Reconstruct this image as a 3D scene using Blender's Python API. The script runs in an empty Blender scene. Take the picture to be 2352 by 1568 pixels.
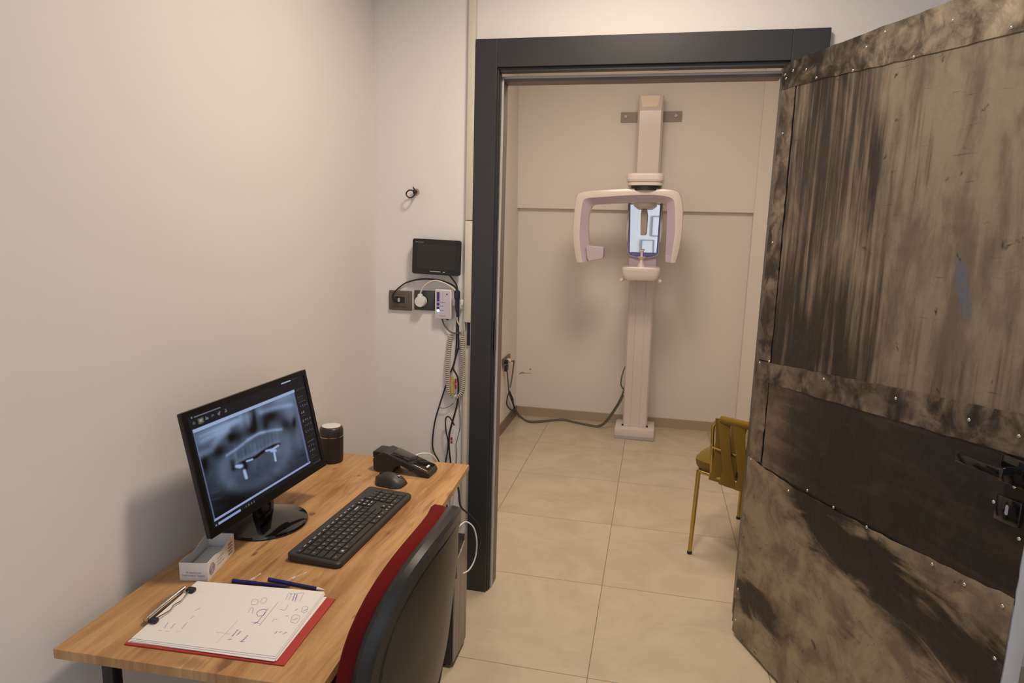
import bpy, bmesh, math, random
import numpy as np
from mathutils import Vector, Matrix
random.seed(7)
R = math.radians
sc = bpy.context.scene
C = sc.collection

# ------------------------------------------------------------------ camera
CAM = dict(f=1514.418, yaw=-.210466, pitch=-.169235, roll=.027839, loc=(.737874, -4.400238, 1.472254))
def make_camera():
    y, p, r = CAM['yaw'], CAM['pitch'], CAM['roll']
    f = Vector((math.sin(y) * math.cos(p), math.cos(y) * math.cos(p), math.sin(p)))
    rt = Vector((math.cos(y), -math.sin(y), 0))
    up = rt.cross(f)
    r2 = math.cos(r) * rt + math.sin(r) * up
    u2 = -math.sin(r) * rt + math.cos(r) * up
    cd = bpy.data.cameras.new('camera')
    cd.sensor_width = 36; cd.lens = CAM['f'] * 36 / 2352
    cd.clip_start = .02; cd.clip_end = 60
    o = bpy.data.objects.new('camera', cd); C.objects.link(o)
    M = Matrix((r2, u2, -f)).transposed().to_4x4(); M.translation = Vector(CAM['loc'])
    o.matrix_world = M
    sc.camera = o
make_camera()

# ------------------------------------------------------------------ world, light, exposure
w = bpy.data.worlds.new('world'); sc.world = w; w.use_nodes = True
w.node_tree.nodes['Background'].inputs[0].default_value = (.62, .78, 1, 1)
w.node_tree.nodes['Background'].inputs[1].default_value = .4
vs = sc.view_settings
vs.view_transform = 'Standard'; vs.look = 'None'; vs.gamma = 1; vs.use_curve_mapping = False
vs.exposure = 0.0
def area(name, loc, power, col, size, aim=None, shape='DISK', spread=180, size_y=None):
    d = bpy.data.lights.new(name, 'AREA'); d.energy = power; d.color = col; d.shape = shape; d.size = size
    if size_y: d.size_y = size_y
    d.spread = R(spread)
    o = bpy.data.objects.new(name, d); C.objects.link(o); o.location = loc
    v = Vector(aim) - Vector(loc) if aim else Vector((0, 0, -1))
    o.rotation_euler = v.to_track_quat('-Z', 'Y').to_euler()
    return o
WARM = (1, .83, .65)
area('ceiling_downlight', (.62, -2.80, 2.69), 20.5, WARM, .30, None, 'DISK', 150)
area('ceiling_panel_light', (.55, -1.20, 2.70), 24, (1, .835, .67), .60, None, 'SQUARE')
area('daylight_through_window', (2.85, -5.75, 1.5), 48, (.70, .83, 1), 1.3, (.9, -6.6, 1.4), 'RECTANGLE', 120, 1.3)

# ------------------------------------------------------------------ materials
def mat(name, col, rough=.5, metal=0., spec=.5, emit=None, es=1., coat=0.):
    m = bpy.data.materials.new(name); m.use_nodes = True
    b = m.node_tree.nodes['Principled BSDF']
    b.inputs['Base Color'].default_value = (*col, 1)
    b.inputs['Roughness'].default_value = rough
    b.inputs['Metallic'].default_value = metal
    b.inputs['Specular IOR Level'].default_value = spec
    if coat: b.inputs['Coat Weight'].default_value = coat; b.inputs['Coat Roughness'].default_value = .08
    if emit:
        b.inputs['Emission Color'].default_value = (*emit, 1); b.inputs['Emission Strength'].default_value = es
    return m
class NT:
    def __init__(s, m):
        s.t = m.node_tree; s.b = s.t.nodes['Principled BSDF']; s.L = s.t.links.new
    def n(s, typ, **k):
        x = s.t.nodes.new(typ)
        for a, v in k.items(): setattr(x, a, v)
        return x
    def coord(s, kind='Object'):
        return s.n('ShaderNodeTexCoord').outputs[kind]
    def mapping(s, v, loc=(0, 0, 0), rot=(0, 0, 0), scale=(1, 1, 1)):
        x = s.n('ShaderNodeMapping'); s.L(v, x.inputs[0])
        x.inputs[1].default_value = loc; x.inputs[2].default_value = rot; x.inputs[3].default_value = scale
        return x.outputs[0]
    def noise(s, v, scale=5, detail=4, rough=.55, dist=0., out=0):
        x = s.n('ShaderNodeTexNoise'); s.L(v, x.inputs['Vector'])
        x.inputs['Scale'].default_value = scale; x.inputs['Detail'].default_value = detail
        x.inputs['Roughness'].default_value = rough; x.inputs['Distortion'].default_value = dist
        return x.outputs[out]
    def math(s, op, a, b=0., c=None, clamp=False):
        x = s.n('ShaderNodeMath', operation=op); x.use_clamp = clamp
        for i, q in enumerate((a, b) if c is None else (a, b, c)):
            if isinstance(q, (int, float)): x.inputs[i].default_value = q
            else: s.L(q, x.inputs[i])
        return x.outputs[0]
    def ramp(s, v, stops):
        x = s.n('ShaderNodeValToRGB'); s.L(v, x.inputs[0]); e = x.color_ramp.elements
        while len(e) < len(stops): e.new(.5)
        for q, (p, c) in zip(e, stops):
            q.position = p; q.color = (*c, 1) if len(c) == 3 else c
        return x.outputs[0]
    def mr(s, v, a, b, c=0., d=1.):
        x = s.n('ShaderNodeMapRange', interpolation_type='SMOOTHSTEP'); s.L(v, x.inputs[0])
        for i, q in enumerate((a, b, c, d)): x.inputs[i + 1].default_value = q
        return x.outputs[0]
    def mix(s, f, a, b, blend='MIX'):
        x = s.n('ShaderNodeMix', data_type='RGBA', blend_type=blend)
        for i, q in ((0, f), (6, a), (7, b)):
            if isinstance(q, (int, float)): x.inputs[i].default_value = q
            elif isinstance(q, tuple): x.inputs[i].default_value = (*q, 1)
            else: s.L(q, x.inputs[i])
        return x.outputs[2]
    def sep(s, v):
        x = s.n('ShaderNodeSeparateXYZ'); s.L(v, x.inputs[0]); return x.outputs
    def base(s, c): s.L(c, s.b.inputs['Base Color'])
    def rough(s, c): s.L(c, s.b.inputs['Roughness'])
    def bump(s, h, strength=.2, dist=.01):
        x = s.n('ShaderNodeBump'); x.inputs['Strength'].default_value = strength; x.inputs['Distance'].default_value = dist
        s.L(h, x.inputs['Height']); s.L(x.outputs[0], s.b.inputs['Normal'])

def wall_mat(name, col):
    m = mat(name, col, .62, spec=.25); t = NT(m); co = t.coord()
    n = t.noise(co, 1.3, 3, .5)
    t.base(t.mix(n, tuple(c * .97 for c in col), tuple(min(1, c * 1.02) for c in col)))
    t.bump(t.noise(co, 160, 2, .5), .05, .002)
    return m
M_wall = wall_mat('white_wall_paint', (.83, .80, .78))
M_wall2 = wall_mat('cream_wall_paint', (.80, .75, .71))
M_ceil = mat('ceiling_paint', (.80, .78, .75), .7)

def floor_mat():
    m = mat('polished_beige_tile', (.46, .36, .25), .22, spec=.45); t = NT(m); co = t.coord()
    x, y, z = t.sep(co)
    def line(v):
        a = t.math('DIVIDE', v, .6); a = t.math('SUBTRACT', a, t.math('ROUND', a)); a = t.math('ABSOLUTE', a)
        return t.math('MULTIPLY', a, .6)
    d = t.math('MINIMUM', line(x), line(y))
    g = t.mr(d, .0009, .0019)
    ix = t.math('FLOOR', t.math('DIVIDE', x, .6)); iy = t.math('FLOOR', t.math('DIVIDE', y, .6))
    cb = t.n('ShaderNodeCombineXYZ'); t.L(ix, cb.inputs[0]); t.L(iy, cb.inputs[1])
    wn = t.n('ShaderNodeTexWhiteNoise'); t.L(cb.outputs[0], wn.inputs[0])
    add = t.n('ShaderNodeVectorMath', operation='MULTIPLY_ADD'); t.L(wn.outputs[1], add.inputs[0]); add.inputs[1].default_value = (9, 9, 9); t.L(co, add.inputs[2])
    n = t.noise(add.outputs[0], 3.2, 6, .6, 1.2)
    n2 = t.noise(t.mapping(add.outputs[0], rot=(0, 0, .5), scale=(2, 9, 1)), 3, 4, .6, .8)
    c = t.mix(t.mr(n, .3, .7), (.50, .415, .31), (.575, .49, .37))
    c = t.mix(t.math('MULTIPLY', t.mr(n2, .55, .75), .35), c, (.62, .53, .41))
    c = t.mix(g, (.20, .16, .11), c)
    t.base(c); t.rough(t.mr(g, 0, 1, .7, .24)); t.bump(g, .3, .001)
    return m
M_floor = floor_mat()
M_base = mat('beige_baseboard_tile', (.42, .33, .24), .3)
M_base_shaded = mat('shaded_baseboard_tile', (.15, .115, .085), .35)  # side wall skirting: shade put into a darker tile colour
M_frame = mat('anthracite_frame', (.034, .034, .037), .38)
M_seal = mat('grey_seal', (.55, .53, .50), .5)
M_jamb = mat('taupe_jamb', (.16, .13, .11), .45)
M_black = mat('black_plastic', (.012, .012, .013), .4)
M_gloss = mat('glossy_black', (.006, .006, .007), .08, coat=.5)
M_dark = mat('dark_grey_plastic', (.028, .027, .027), .45)
M_white = mat('white_plastic', (.78, .75, .72), .4)
M_offw = mat('cream_plastic', (.70, .64, .54), .45)
M_chrome = mat('chrome', (.75, .72, .68), .15, 1)
M_gold = mat('gold_metal', (.50, .38, .12), .25, 1)
M_brownplate = mat('brown_metal_plate', (.14, .115, .09), .4, .3)
M_greyplate = mat('grey_metal_plate', (.07, .068, .064), .4, .3)
M_cable = mat('black_cable', (.012, .012, .014), .45)
M_greycable = mat('grey_cable', (.13, .12, .10), .5)
M_navy = mat('navy_plastic', (.018, .018, .05), .4)
M_red = mat('red_plastic', (.45, .02, .015), .4)
M_yellow = mat('yellow_plastic', (.65, .42, .02), .4)
M_paper = mat('white_paper', (.80, .77, .75), .8, spec=.2)
M_ink = mat('violet_ink', (.22, .17, .42), .8, spec=.1)
M_inkf = mat('faint_ink', (.50, .46, .55), .8, spec=.1)
M_silver = mat('silver_print', (.55, .55, .55), .4, emit=None)
M_print = mat('white_print', (.75, .75, .75), .5)

def wood_mat():
    m = mat('oak_laminate', (.4, .2, .07), .42, spec=.35); t = NT(m); co = t.coord()
    warp = t.noise(t.mapping(co, scale=(5, 1.2, 1)), 1.6, 3, .5, .6)
    g = t.noise(t.mapping(co, scale=(17, 1.7, 1)), 2.4, 7, .62, 1.3)
    fine = t.noise(t.mapping(co, scale=(170, 7, 1)), 2, 3, .6)
    x, y, z = t.sep(co)
    pl = t.math('FLOOR', t.math('DIVIDE', t.math('ADD', x, 1.0), .105))
    cb = t.n('ShaderNodeCombineXYZ'); t.L(pl, cb.inputs[0])
    wn = t.n('ShaderNodeTexWhiteNoise'); t.L(cb.outputs[0], wn.inputs[0])
    v = t.math('ADD', t.math('MULTIPLY', g, .5), t.math('MULTIPLY', warp, .54))
    v = t.math('ADD', v, t.math('MULTIPLY', wn.outputs[0], .06))
    c = t.ramp(v, [(.34, (.235, .102, .036)), (.46, (.37, .19, .075)), (.58, (.50, .285, .125)), (.74, (.60, .37, .175))])
    c = t.mix(t.math('MULTIPLY', t.mr(fine, .5, .75), .15), c, (.20, .09, .032))
    # darker streaks and knots, part of the board's printed figure
    st = t.noise(t.mapping(co, loc=(3, 1, 0), scale=(11, 1.6, 1)), 2.1, 4, .6, 1.4)
    c = t.mix(t.math('MULTIPLY', t.mr(st, .60, .76), .45), c, (.17, .075, .03))
    OX, OY = DESK
    for kx, ky, rx, ry, s in KNOTS:
        q = t.mapping(co, loc=(-(kx - OX) / rx, -(ky - OY) / ry, 0), scale=(1 / rx, 1 / ry, 0))
        ln = t.n('ShaderNodeVectorMath', operation='LENGTH'); t.L(q, ln.inputs[0])
        dd = t.math('ADD', ln.outputs['Value'], t.math('MULTIPLY', t.math('SUBTRACT', g, .5), 1.6))
        c = t.mix(t.math('MULTIPLY', t.mr(dd, .35, 1.05, 1, 0), s), c, (.12, .058, .03))
    t.base(c); t.bump(fine, .06, .001)
    t.rough(t.mr(g, .3, .7, .48, .36))
    return m
DESK = (-.06, -2.93)
KNOTS = [(-.137, -2.856, .010, .014, .85), (-.155, -3.094, .008, .018, .8), (-.16, -3.05, .010, .05, .55), (.108, -2.907, .008, .016, .6),
         (-.137, -2.561, .012, .010, .65), (-.239, -2.527, .007, .02, .55), (-.231, -2.823, .016, .045, .6), (-.215, -3.34, .02, .07, .45),
         (.03, -3.46, .012, .03, .7), (-.03, -3.475, .03, .02, .45), (.185, -3.27, .004, .012, .6), (.04, -3.165, .006, .02, .4),
         (.18, -2.62, .012, .03, .45), (.15, -2.72, .006, .06, .45), (-.09, -3.13, .01, .06, .5)]
M_wood = wood_mat()

# ------------------------------------------------------------------ mesh helpers
class MB:
    """collects shapes into one mesh"""
    def __init__(s): s.v = []; s.f = []; s.mi = []; s.sm = []; s.cur = 0
    def add(s, vs, fs, smooth=False):
        o = len(s.v); s.v += [tuple(p) for p in vs]
        for f in fs: s.f.append([i + o for i in f]); s.mi.append(s.cur); s.sm.append(smooth)
        return s
    def mat(s, i): s.cur = i; return s
    def box(s, a, b, M=None):
        x0, y0, z0 = a; x1, y1, z1 = b
        vs = [Vector(p) for p in ((x0, y0, z0), (x1, y0, z0), (x1, y1, z0), (x0, y1, z0), (x0, y0, z1), (x1, y0, z1), (x1, y1, z1), (x0, y1, z1))]
        if M: vs = [M @ p for p in vs]
        return s.add(vs, [(3, 2, 1, 0), (4, 5, 6, 7), (0, 1, 5, 4), (1, 2, 6, 5), (2, 3, 7, 6), (3, 0, 4, 7)])
    def rbox(s, a, b, r=.005, M=None, seg=2, smooth=True):
        bm = bmesh.new(); bmesh.ops.create_cube(bm, size=1)
        c = [(p + q) / 2 for p, q in zip(a, b)]; d = [abs(q - p) for p, q in zip(a, b)]
        for v in bm.verts: v.co = Vector([c[i] + v.co[i] * d[i] for i in range(3)])
        r = min(r, min(d) * .49)
        bmesh.ops.bevel(bm, geom=list(bm.edges), offset=r, segments=seg, affect='EDGES', profile=.5)
        return s.bm(bm, M, smooth)
    def bm(s, bm, M=None, smooth=True):
        bm.verts.ensure_lookup_table()
        vs = [M @ v.co if M else v.co.copy() for v in bm.verts]
        fs = [[v.index for v in f.verts] for f in bm.faces]
        bm.verts.index_update(); fs = [[v.index for v in f.verts] for f in bm.faces]
        s.add(vs, fs, smooth); bm.free(); return s
    def prism(s, pts, lo, hi, axis='z', M=None, smooth=False):
        """pts: 2-D outline; extruded from lo to hi along axis"""
        def P(p, h):
            q = {'z': (p[0], p[1], h), 'y': (p[0], h, p[1]), 'x': (h, p[0], p[1])}[axis]
            return M @ Vector(q) if M else q
        n = len(pts); vs = [P(p, lo) for p in pts] + [P(p, hi) for p in pts]
        return s.add(vs, [tuple(range(n))[::-1], tuple(range(n, 2 * n))] + [(i, (i + 1) % n, n + (i + 1) % n, n + i) for i in range(n)], smooth)
    def loft(s, rings, cap0=True, cap1=True, closed=True, smooth=True):
        n = len(rings[0]); vs = [p for r in rings for p in r]; fs = []
        for k in range(len(rings) - 1):
            for i in range(n if closed else n - 1):
                j = (i + 1) % n
                fs.append((k * n + i, k * n + j, (k + 1) * n + j, (k + 1) * n + i))
        if cap0: fs.append(tuple(range(n))[::-1])
        if cap1: fs.append(tuple(range((len(rings) - 1) * n, len(rings) * n)))
        return s.add(vs, fs, smooth)
    def lathe(s, prof, center=(0, 0, 0), n=32, M=None, smooth=True):
        rings = []
        for r, z in prof:
            ring = [Vector((center[0] + r * math.cos(2 * math.pi * i / n), center[1] + r * math.sin(2 * math.pi * i / n), center[2] + z)) for i in range(n)]
            rings.append([M @ p for p in ring] if M else ring)
        return s.loft(rings, smooth=smooth)
    def cyl(s, a, b, r, n=16, r2=None, smooth=True):
        a, b = Vector(a), Vector(b); d = (b - a); q = d.to_track_quat('Z', 'Y').to_matrix()
        r2 = r if r2 is None else r2
        ring = lambda c, rr: [c + q @ Vector((rr * math.cos(2 * math.pi * i / n), rr * math.sin(2 * math.pi * i / n), 0)) for i in range(n)]
        return s.loft([ring(a, r), ring(b, r2)], smooth=smooth)
    def tube(s, pts, r, n=8, sub=6, closed=False, smooth_path=True):
        P = [Vector(p) for p in pts]
        if smooth_path: P = catmull(P, sub, closed)
        rings = []; m = len(P); up = None
        for i in range(m):
            if closed: t = P[(i + 1) % m] - P[i - 1]
            else: t = P[min(i + 1, m - 1)] - P[max(i - 1, 0)]
            t.normalize()
            if up is None: up = t.orthogonal().normalized()
            up = (up - t * up.dot(t)); up = up.normalized() if up.length > 1e-6 else t.orthogonal().normalized()
            sd = t.cross(up)
            rr = r(i / (m - 1)) if callable(r) else r
            rings.append([P[i] + rr * (math.cos(2 * math.pi * k / n) * up + math.sin(2 * math.pi * k / n) * sd) for k in range(n)])
        if closed: rings.append(rings[0])
        return s.loft(rings, not closed, not closed)
    def sphere(s, c, r, n=12, sc=(1, 1, 1)):
        bm = bmesh.new(); bmesh.ops.create_uvsphere(bm, u_segments=n, v_segments=max(6, n // 2 + 2), radius=r)
        for v in bm.verts: v.co = Vector((c[0] + v.co.x * sc[0], c[1] + v.co.y * sc[1], c[2] + v.co.z * sc[2]))
        return s.bm(bm)
    def text(s, txt, size, M, depth=.0002, align='CENTER'):
        cu = bpy.data.curves.new('t', 'FONT'); cu.body = txt; cu.size = size; cu.align_x = align; cu.align_y = 'CENTER'; cu.extrude = depth / 2
        o = bpy.data.objects.new('t', cu); C.objects.link(o)
        dg = bpy.context.evaluated_depsgraph_get(); me = bpy.data.meshes.new_from_object(o.evaluated_get(dg))
        vs = [M @ v.co for v in me.vertices]; fs = [list(p.vertices) for p in me.polygons]
        bpy.data.objects.remove(o); bpy.data.curves.remove(cu); bpy.data.meshes.remove(me)
        return s.add(vs, fs)
    def build(s, name, mats, parent=None, world=False, bevel=0, fix=True, auto=None):
        me = bpy.data.meshes.new(name)
        vs = s.v
        if world and parent is not None:
            Mi = MW(parent).inverted(); vs = [Mi @ Vector(p) for p in vs]
        me.from_pydata([tuple(p) for p in vs], [], s.f)
        if not isinstance(mats, (list, tuple)): mats = [mats]
        for m in mats: me.materials.append(m)
        me.polygons.foreach_set('material_index', [min(i, len(mats) - 1) for i in s.mi])
        me.polygons.foreach_set('use_smooth', s.sm)
        if fix:
            bm = bmesh.new(); bm.from_mesh(me); bmesh.ops.recalc_face_normals(bm, faces=bm.faces); bm.to_mesh(me); bm.free()
        me.update()
        o = bpy.data.objects.new(name, me); C.objects.link(o)
        if parent is not None: o.parent = parent
        if bevel:
            b = o.modifiers.new('bevel', 'BEVEL'); b.width = bevel; b.segments = 2; b.limit_method = 'ANGLE'; b.angle_limit = R(40)
        if auto or any(s.sm):
            me.set_sharp_from_angle(angle=R(auto or 40))
        return o
def MW(o):
    M = Matrix.LocRotScale(o.location, o.rotation_euler, None)
    return MW(o.parent) @ M if o.parent else M
def catmull(P, sub=6, closed=False):
    out = []; m = len(P)
    if m < 3 and not closed: return P
    for i in range(m if closed else m - 1):
        if closed: p0, p1, p2, p3 = P[i - 1], P[i], P[(i + 1) % m], P[(i + 2) % m]
        else: p0, p1, p2, p3 = P[max(i - 1, 0)], P[i], P[i + 1], P[min(i + 2, m - 1)]
        for k in range(sub):
            t = k / sub
            out.append(.5 * ((2 * p1) + (p2 - p0) * t + (2 * p0 - 5 * p1 + 4 * p2 - p3) * t * t + (3 * p1 - p0 - 3 * p2 + p3) * t ** 3))
    if not closed: out.append(P[-1])
    return out
def tag(o, label, cat, group=None, kind=None):
    o['label'] = label; o['category'] = cat
    if group: o['group'] = group
    if kind: o['kind'] = kind
    return o
def thing(name, label, cat, loc=(0, 0, 0), rot=(0, 0, 0), group=None):
    o = bpy.data.objects.new(name, None); C.objects.link(o); o.empty_display_size = .05
    o.location = loc; o.rotation_euler = rot
    return tag(o, label, cat, group)
def struct(o, label=None, cat=None):
    o['kind'] = 'structure'
    if label: o['label'] = label
    if cat: o['category'] = cat
    return o
def rrect(cx, cy, hw, hh, r, n=6):
    out = []
    for sx, sy, a0 in ((1, 1, 0), (-1, 1, 90), (-1, -1, 180), (1, -1, 270)):
        for k in range(n + 1):
            a = R(a0 + 90 * k / n); out.append((cx + sx * (hw - r) + r * math.cos(a), cy + sy * (hh - r) + r * math.sin(a)))
    return out

# ------------------------------------------------------------------ setting
WY = -1.955          # front face of the wall with the doorway
WX = -.340           # left wall
CZ = 2.72
struct(MB().box((WX - .3, -6.8, -.1), (3.0, 1.0, 0)).build('floor', M_floor), 'polished beige square floor tiles with thin grout lines', 'floor')
struct(MB().box((WX - .3, -6.8, CZ), (3.0, 1.0, CZ + .1)).build('ceiling', M_ceil), 'white ceiling above the two rooms', 'ceiling')
struct(MB().box((WX - .12, -6.8, 0), (WX, WY, CZ)).build('wall_left', M_wall), 'plain white wall on the left behind the desk', 'wall')
OX0, OX1, OZ = .10, 1.16, 2.06
struct(MB().box((WX - .12, WY, 0), (OX0, WY + .09, CZ)).box((OX1, WY, 0), (2.9, WY + .09, CZ)).box((OX0, WY, OZ), (OX1, WY + .09, CZ)).build('wall_back', M_wall), 'white wall around the dark doorway', 'wall')
struct(MB().box((2.9, -6.8, 0), (3.0, WY, .85)).box((2.9, -6.8, 2.15), (3.0, WY, CZ)).box((2.9, -6.8, .85), (3.0, -6.4, 2.15)).box((2.9, -5.1, .85), (3.0, WY, 2.15)).build('wall_right', M_wall), 'white wall with the window', 'wall')
struct(MB().box((WX - .12, -6.8, 0), (3.0, -6.7, CZ)).build('wall_front', M_wall), 'white wall hung with framed notices, seen in the mirror', 'wall')
win = struct(bpy.data.objects.new('window_1', None), 'bright window in the right wall', 'window'); C.objects.link(win); win.location = (2.95, -5.75, .85)
fb = MB()
for a, b in (((2.92, -6.4, .85), (2.98, -6.34, 2.15)), ((2.92, -5.16, .85), (2.98, -5.1, 2.15)), ((2.92, -6.4, .85), (2.98, -5.1, .91)), ((2.92, -6.4, 2.09), (2.98, -5.1, 2.15)), ((2.92, -5.78, .85), (2.98, -5.72, 2.15))): fb.box(a, b)
fb.build('window_frame', M_white, win, world=True)
M_glass = mat('window_glass', (1, 1, 1), .02); M_glass.node_tree.nodes['Principled BSDF'].inputs['Transmission Weight'].default_value = 1
MB().box((2.947, -6.34, .91), (2.952, -5.16, 2.09)).build('window_pane', M_glass, win, world=True)

# x-ray room behind the doorway
BY = .64
LT, LB = -.335, -.290   # its left corner is slightly out of plumb
def leanwall(y0, y1): return [(LB, y0, 0), (LB, y1, 0), (LT, y1, CZ), (LT, y0, CZ)]
v = leanwall(WY + .09, BY + .1)
struct(MB().add(v + [(p[0] - .1, p[1], p[2]) for p in v], [(0, 1, 2, 3), (7, 6, 5, 4), (0, 4, 5, 1), (1, 5, 6, 2), (2, 6, 7, 3), (3, 7, 4, 0)]).build('wall_alcove_left', M_wall2), 'side wall of the x-ray room beside the door frame', 'wall')
wb = MB().box((-.45, BY, 0), (1.4, BY + .12, 1.63)).box((-.45, BY - .040, 1.63), (1.4, BY + .12, CZ)).build('wall_alcove_back', M_wall2)
struct(wb, 'cream back wall with a shallow horizontal ledge behind the x-ray machine', 'wall')
struct(MB().box((1.388, BY - .07, 0), (2.2, BY + .12, CZ)).box((2.1, WY + .09, 0), (2.2, BY + .1, CZ)).build('wall_alcove_right', M_wall2), 'cream wall strip to the right of the x-ray machine', 'wall')
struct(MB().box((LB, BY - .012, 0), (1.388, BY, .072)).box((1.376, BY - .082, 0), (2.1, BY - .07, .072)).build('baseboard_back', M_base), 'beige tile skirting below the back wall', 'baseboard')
struct(MB().box((LB - .004, WY + .09, 0), (LB + .010, BY - .012, .078)).build('baseboard_left', M_base_shaded), 'tile skirting along the side wall, with shade put into its colour', 'baseboard')
ck = MB()
ck.tube([(-.275, BY - .001, .332), (-.250, BY - .001, .347), (-.226, BY - .001, .344), (-.178, BY - .001, .347)], lambda t: .0015 + .004 * math.exp(-((t - .4) / .25) ** 2), 6)
ck.sphere((-.184, BY, .379), .007)
ck.build('plaster_crack', mat('plaster_grey', (.33, .27, .21), .8), wb)
sx = MB()
for px, pz in ((.305, 2.42), (.27, 2.37), (.335, 2.36), (.40, 2.39), (.25, 2.33), (.285, 2.325), (.345, 2.34), (.40, 2.32)):
    sx.box((px - .008, BY - .0408, pz - .0015), (px + .008, BY - .0395, pz + .0015))
sx.build('white_marks', M_white, wb)  # short white marks on the upper back wall

# door frame
fr = struct(bpy.data.objects.new('trim_1', None), 'wide anthracite door frame around the opening', 'door frame'); C.objects.link(fr); fr.location = (.65, WY, 0)
FY = -1.98
def fpart(name, m, *boxes, bevel=.0015):
    b = MB()
    for a, c in boxes: b.box(a, c)
    return b.build(name, m, fr, world=True, bevel=bevel)
fpart('casing', M_frame, ((.0575, FY, 0), (.138, WY, 2.1375)))
fpart('casing', M_frame, ((1.128, FY, 0), (1.242, WY, 2.1375)))
fpart('head_casing', M_frame, ((.1385, FY, 2.041), (1.1275, WY, 2.1375)))
fpart('jamb', M_frame, ((.10, WY + .0002, 0), (.148, -1.937, 2.041)), ((.10, FY + .012, 0), (.144, WY, 2.041)))
fpart('seal', M_seal, ((.12, -1.9368, 0), (.1545, -1.928, 2.018)), ((.1545, -1.9368, 2.010), (1.112, -1.928, 2.018)))
fpart('jamb', M_jamb, ((.10, -1.9278, 0), (.153, -1.858, 2.0105)))
fpart('jamb', M_frame, ((1.118, FY + .012, 0), (1.16, -1.858, 2.041)))
fpart('head_jamb', M_frame, ((.148, FY + .012, 2.026), (1.118, -1.937, 2.041)))
fpart('head_jamb', M_jamb, ((.153, -1.9278, 2.001), (1.112, -1.858, 2.0145)))
fpart('strike_plate', M_black, ((.1475, -1.972, 1.0), (.1497, -1.942, 1.13)))

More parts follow.
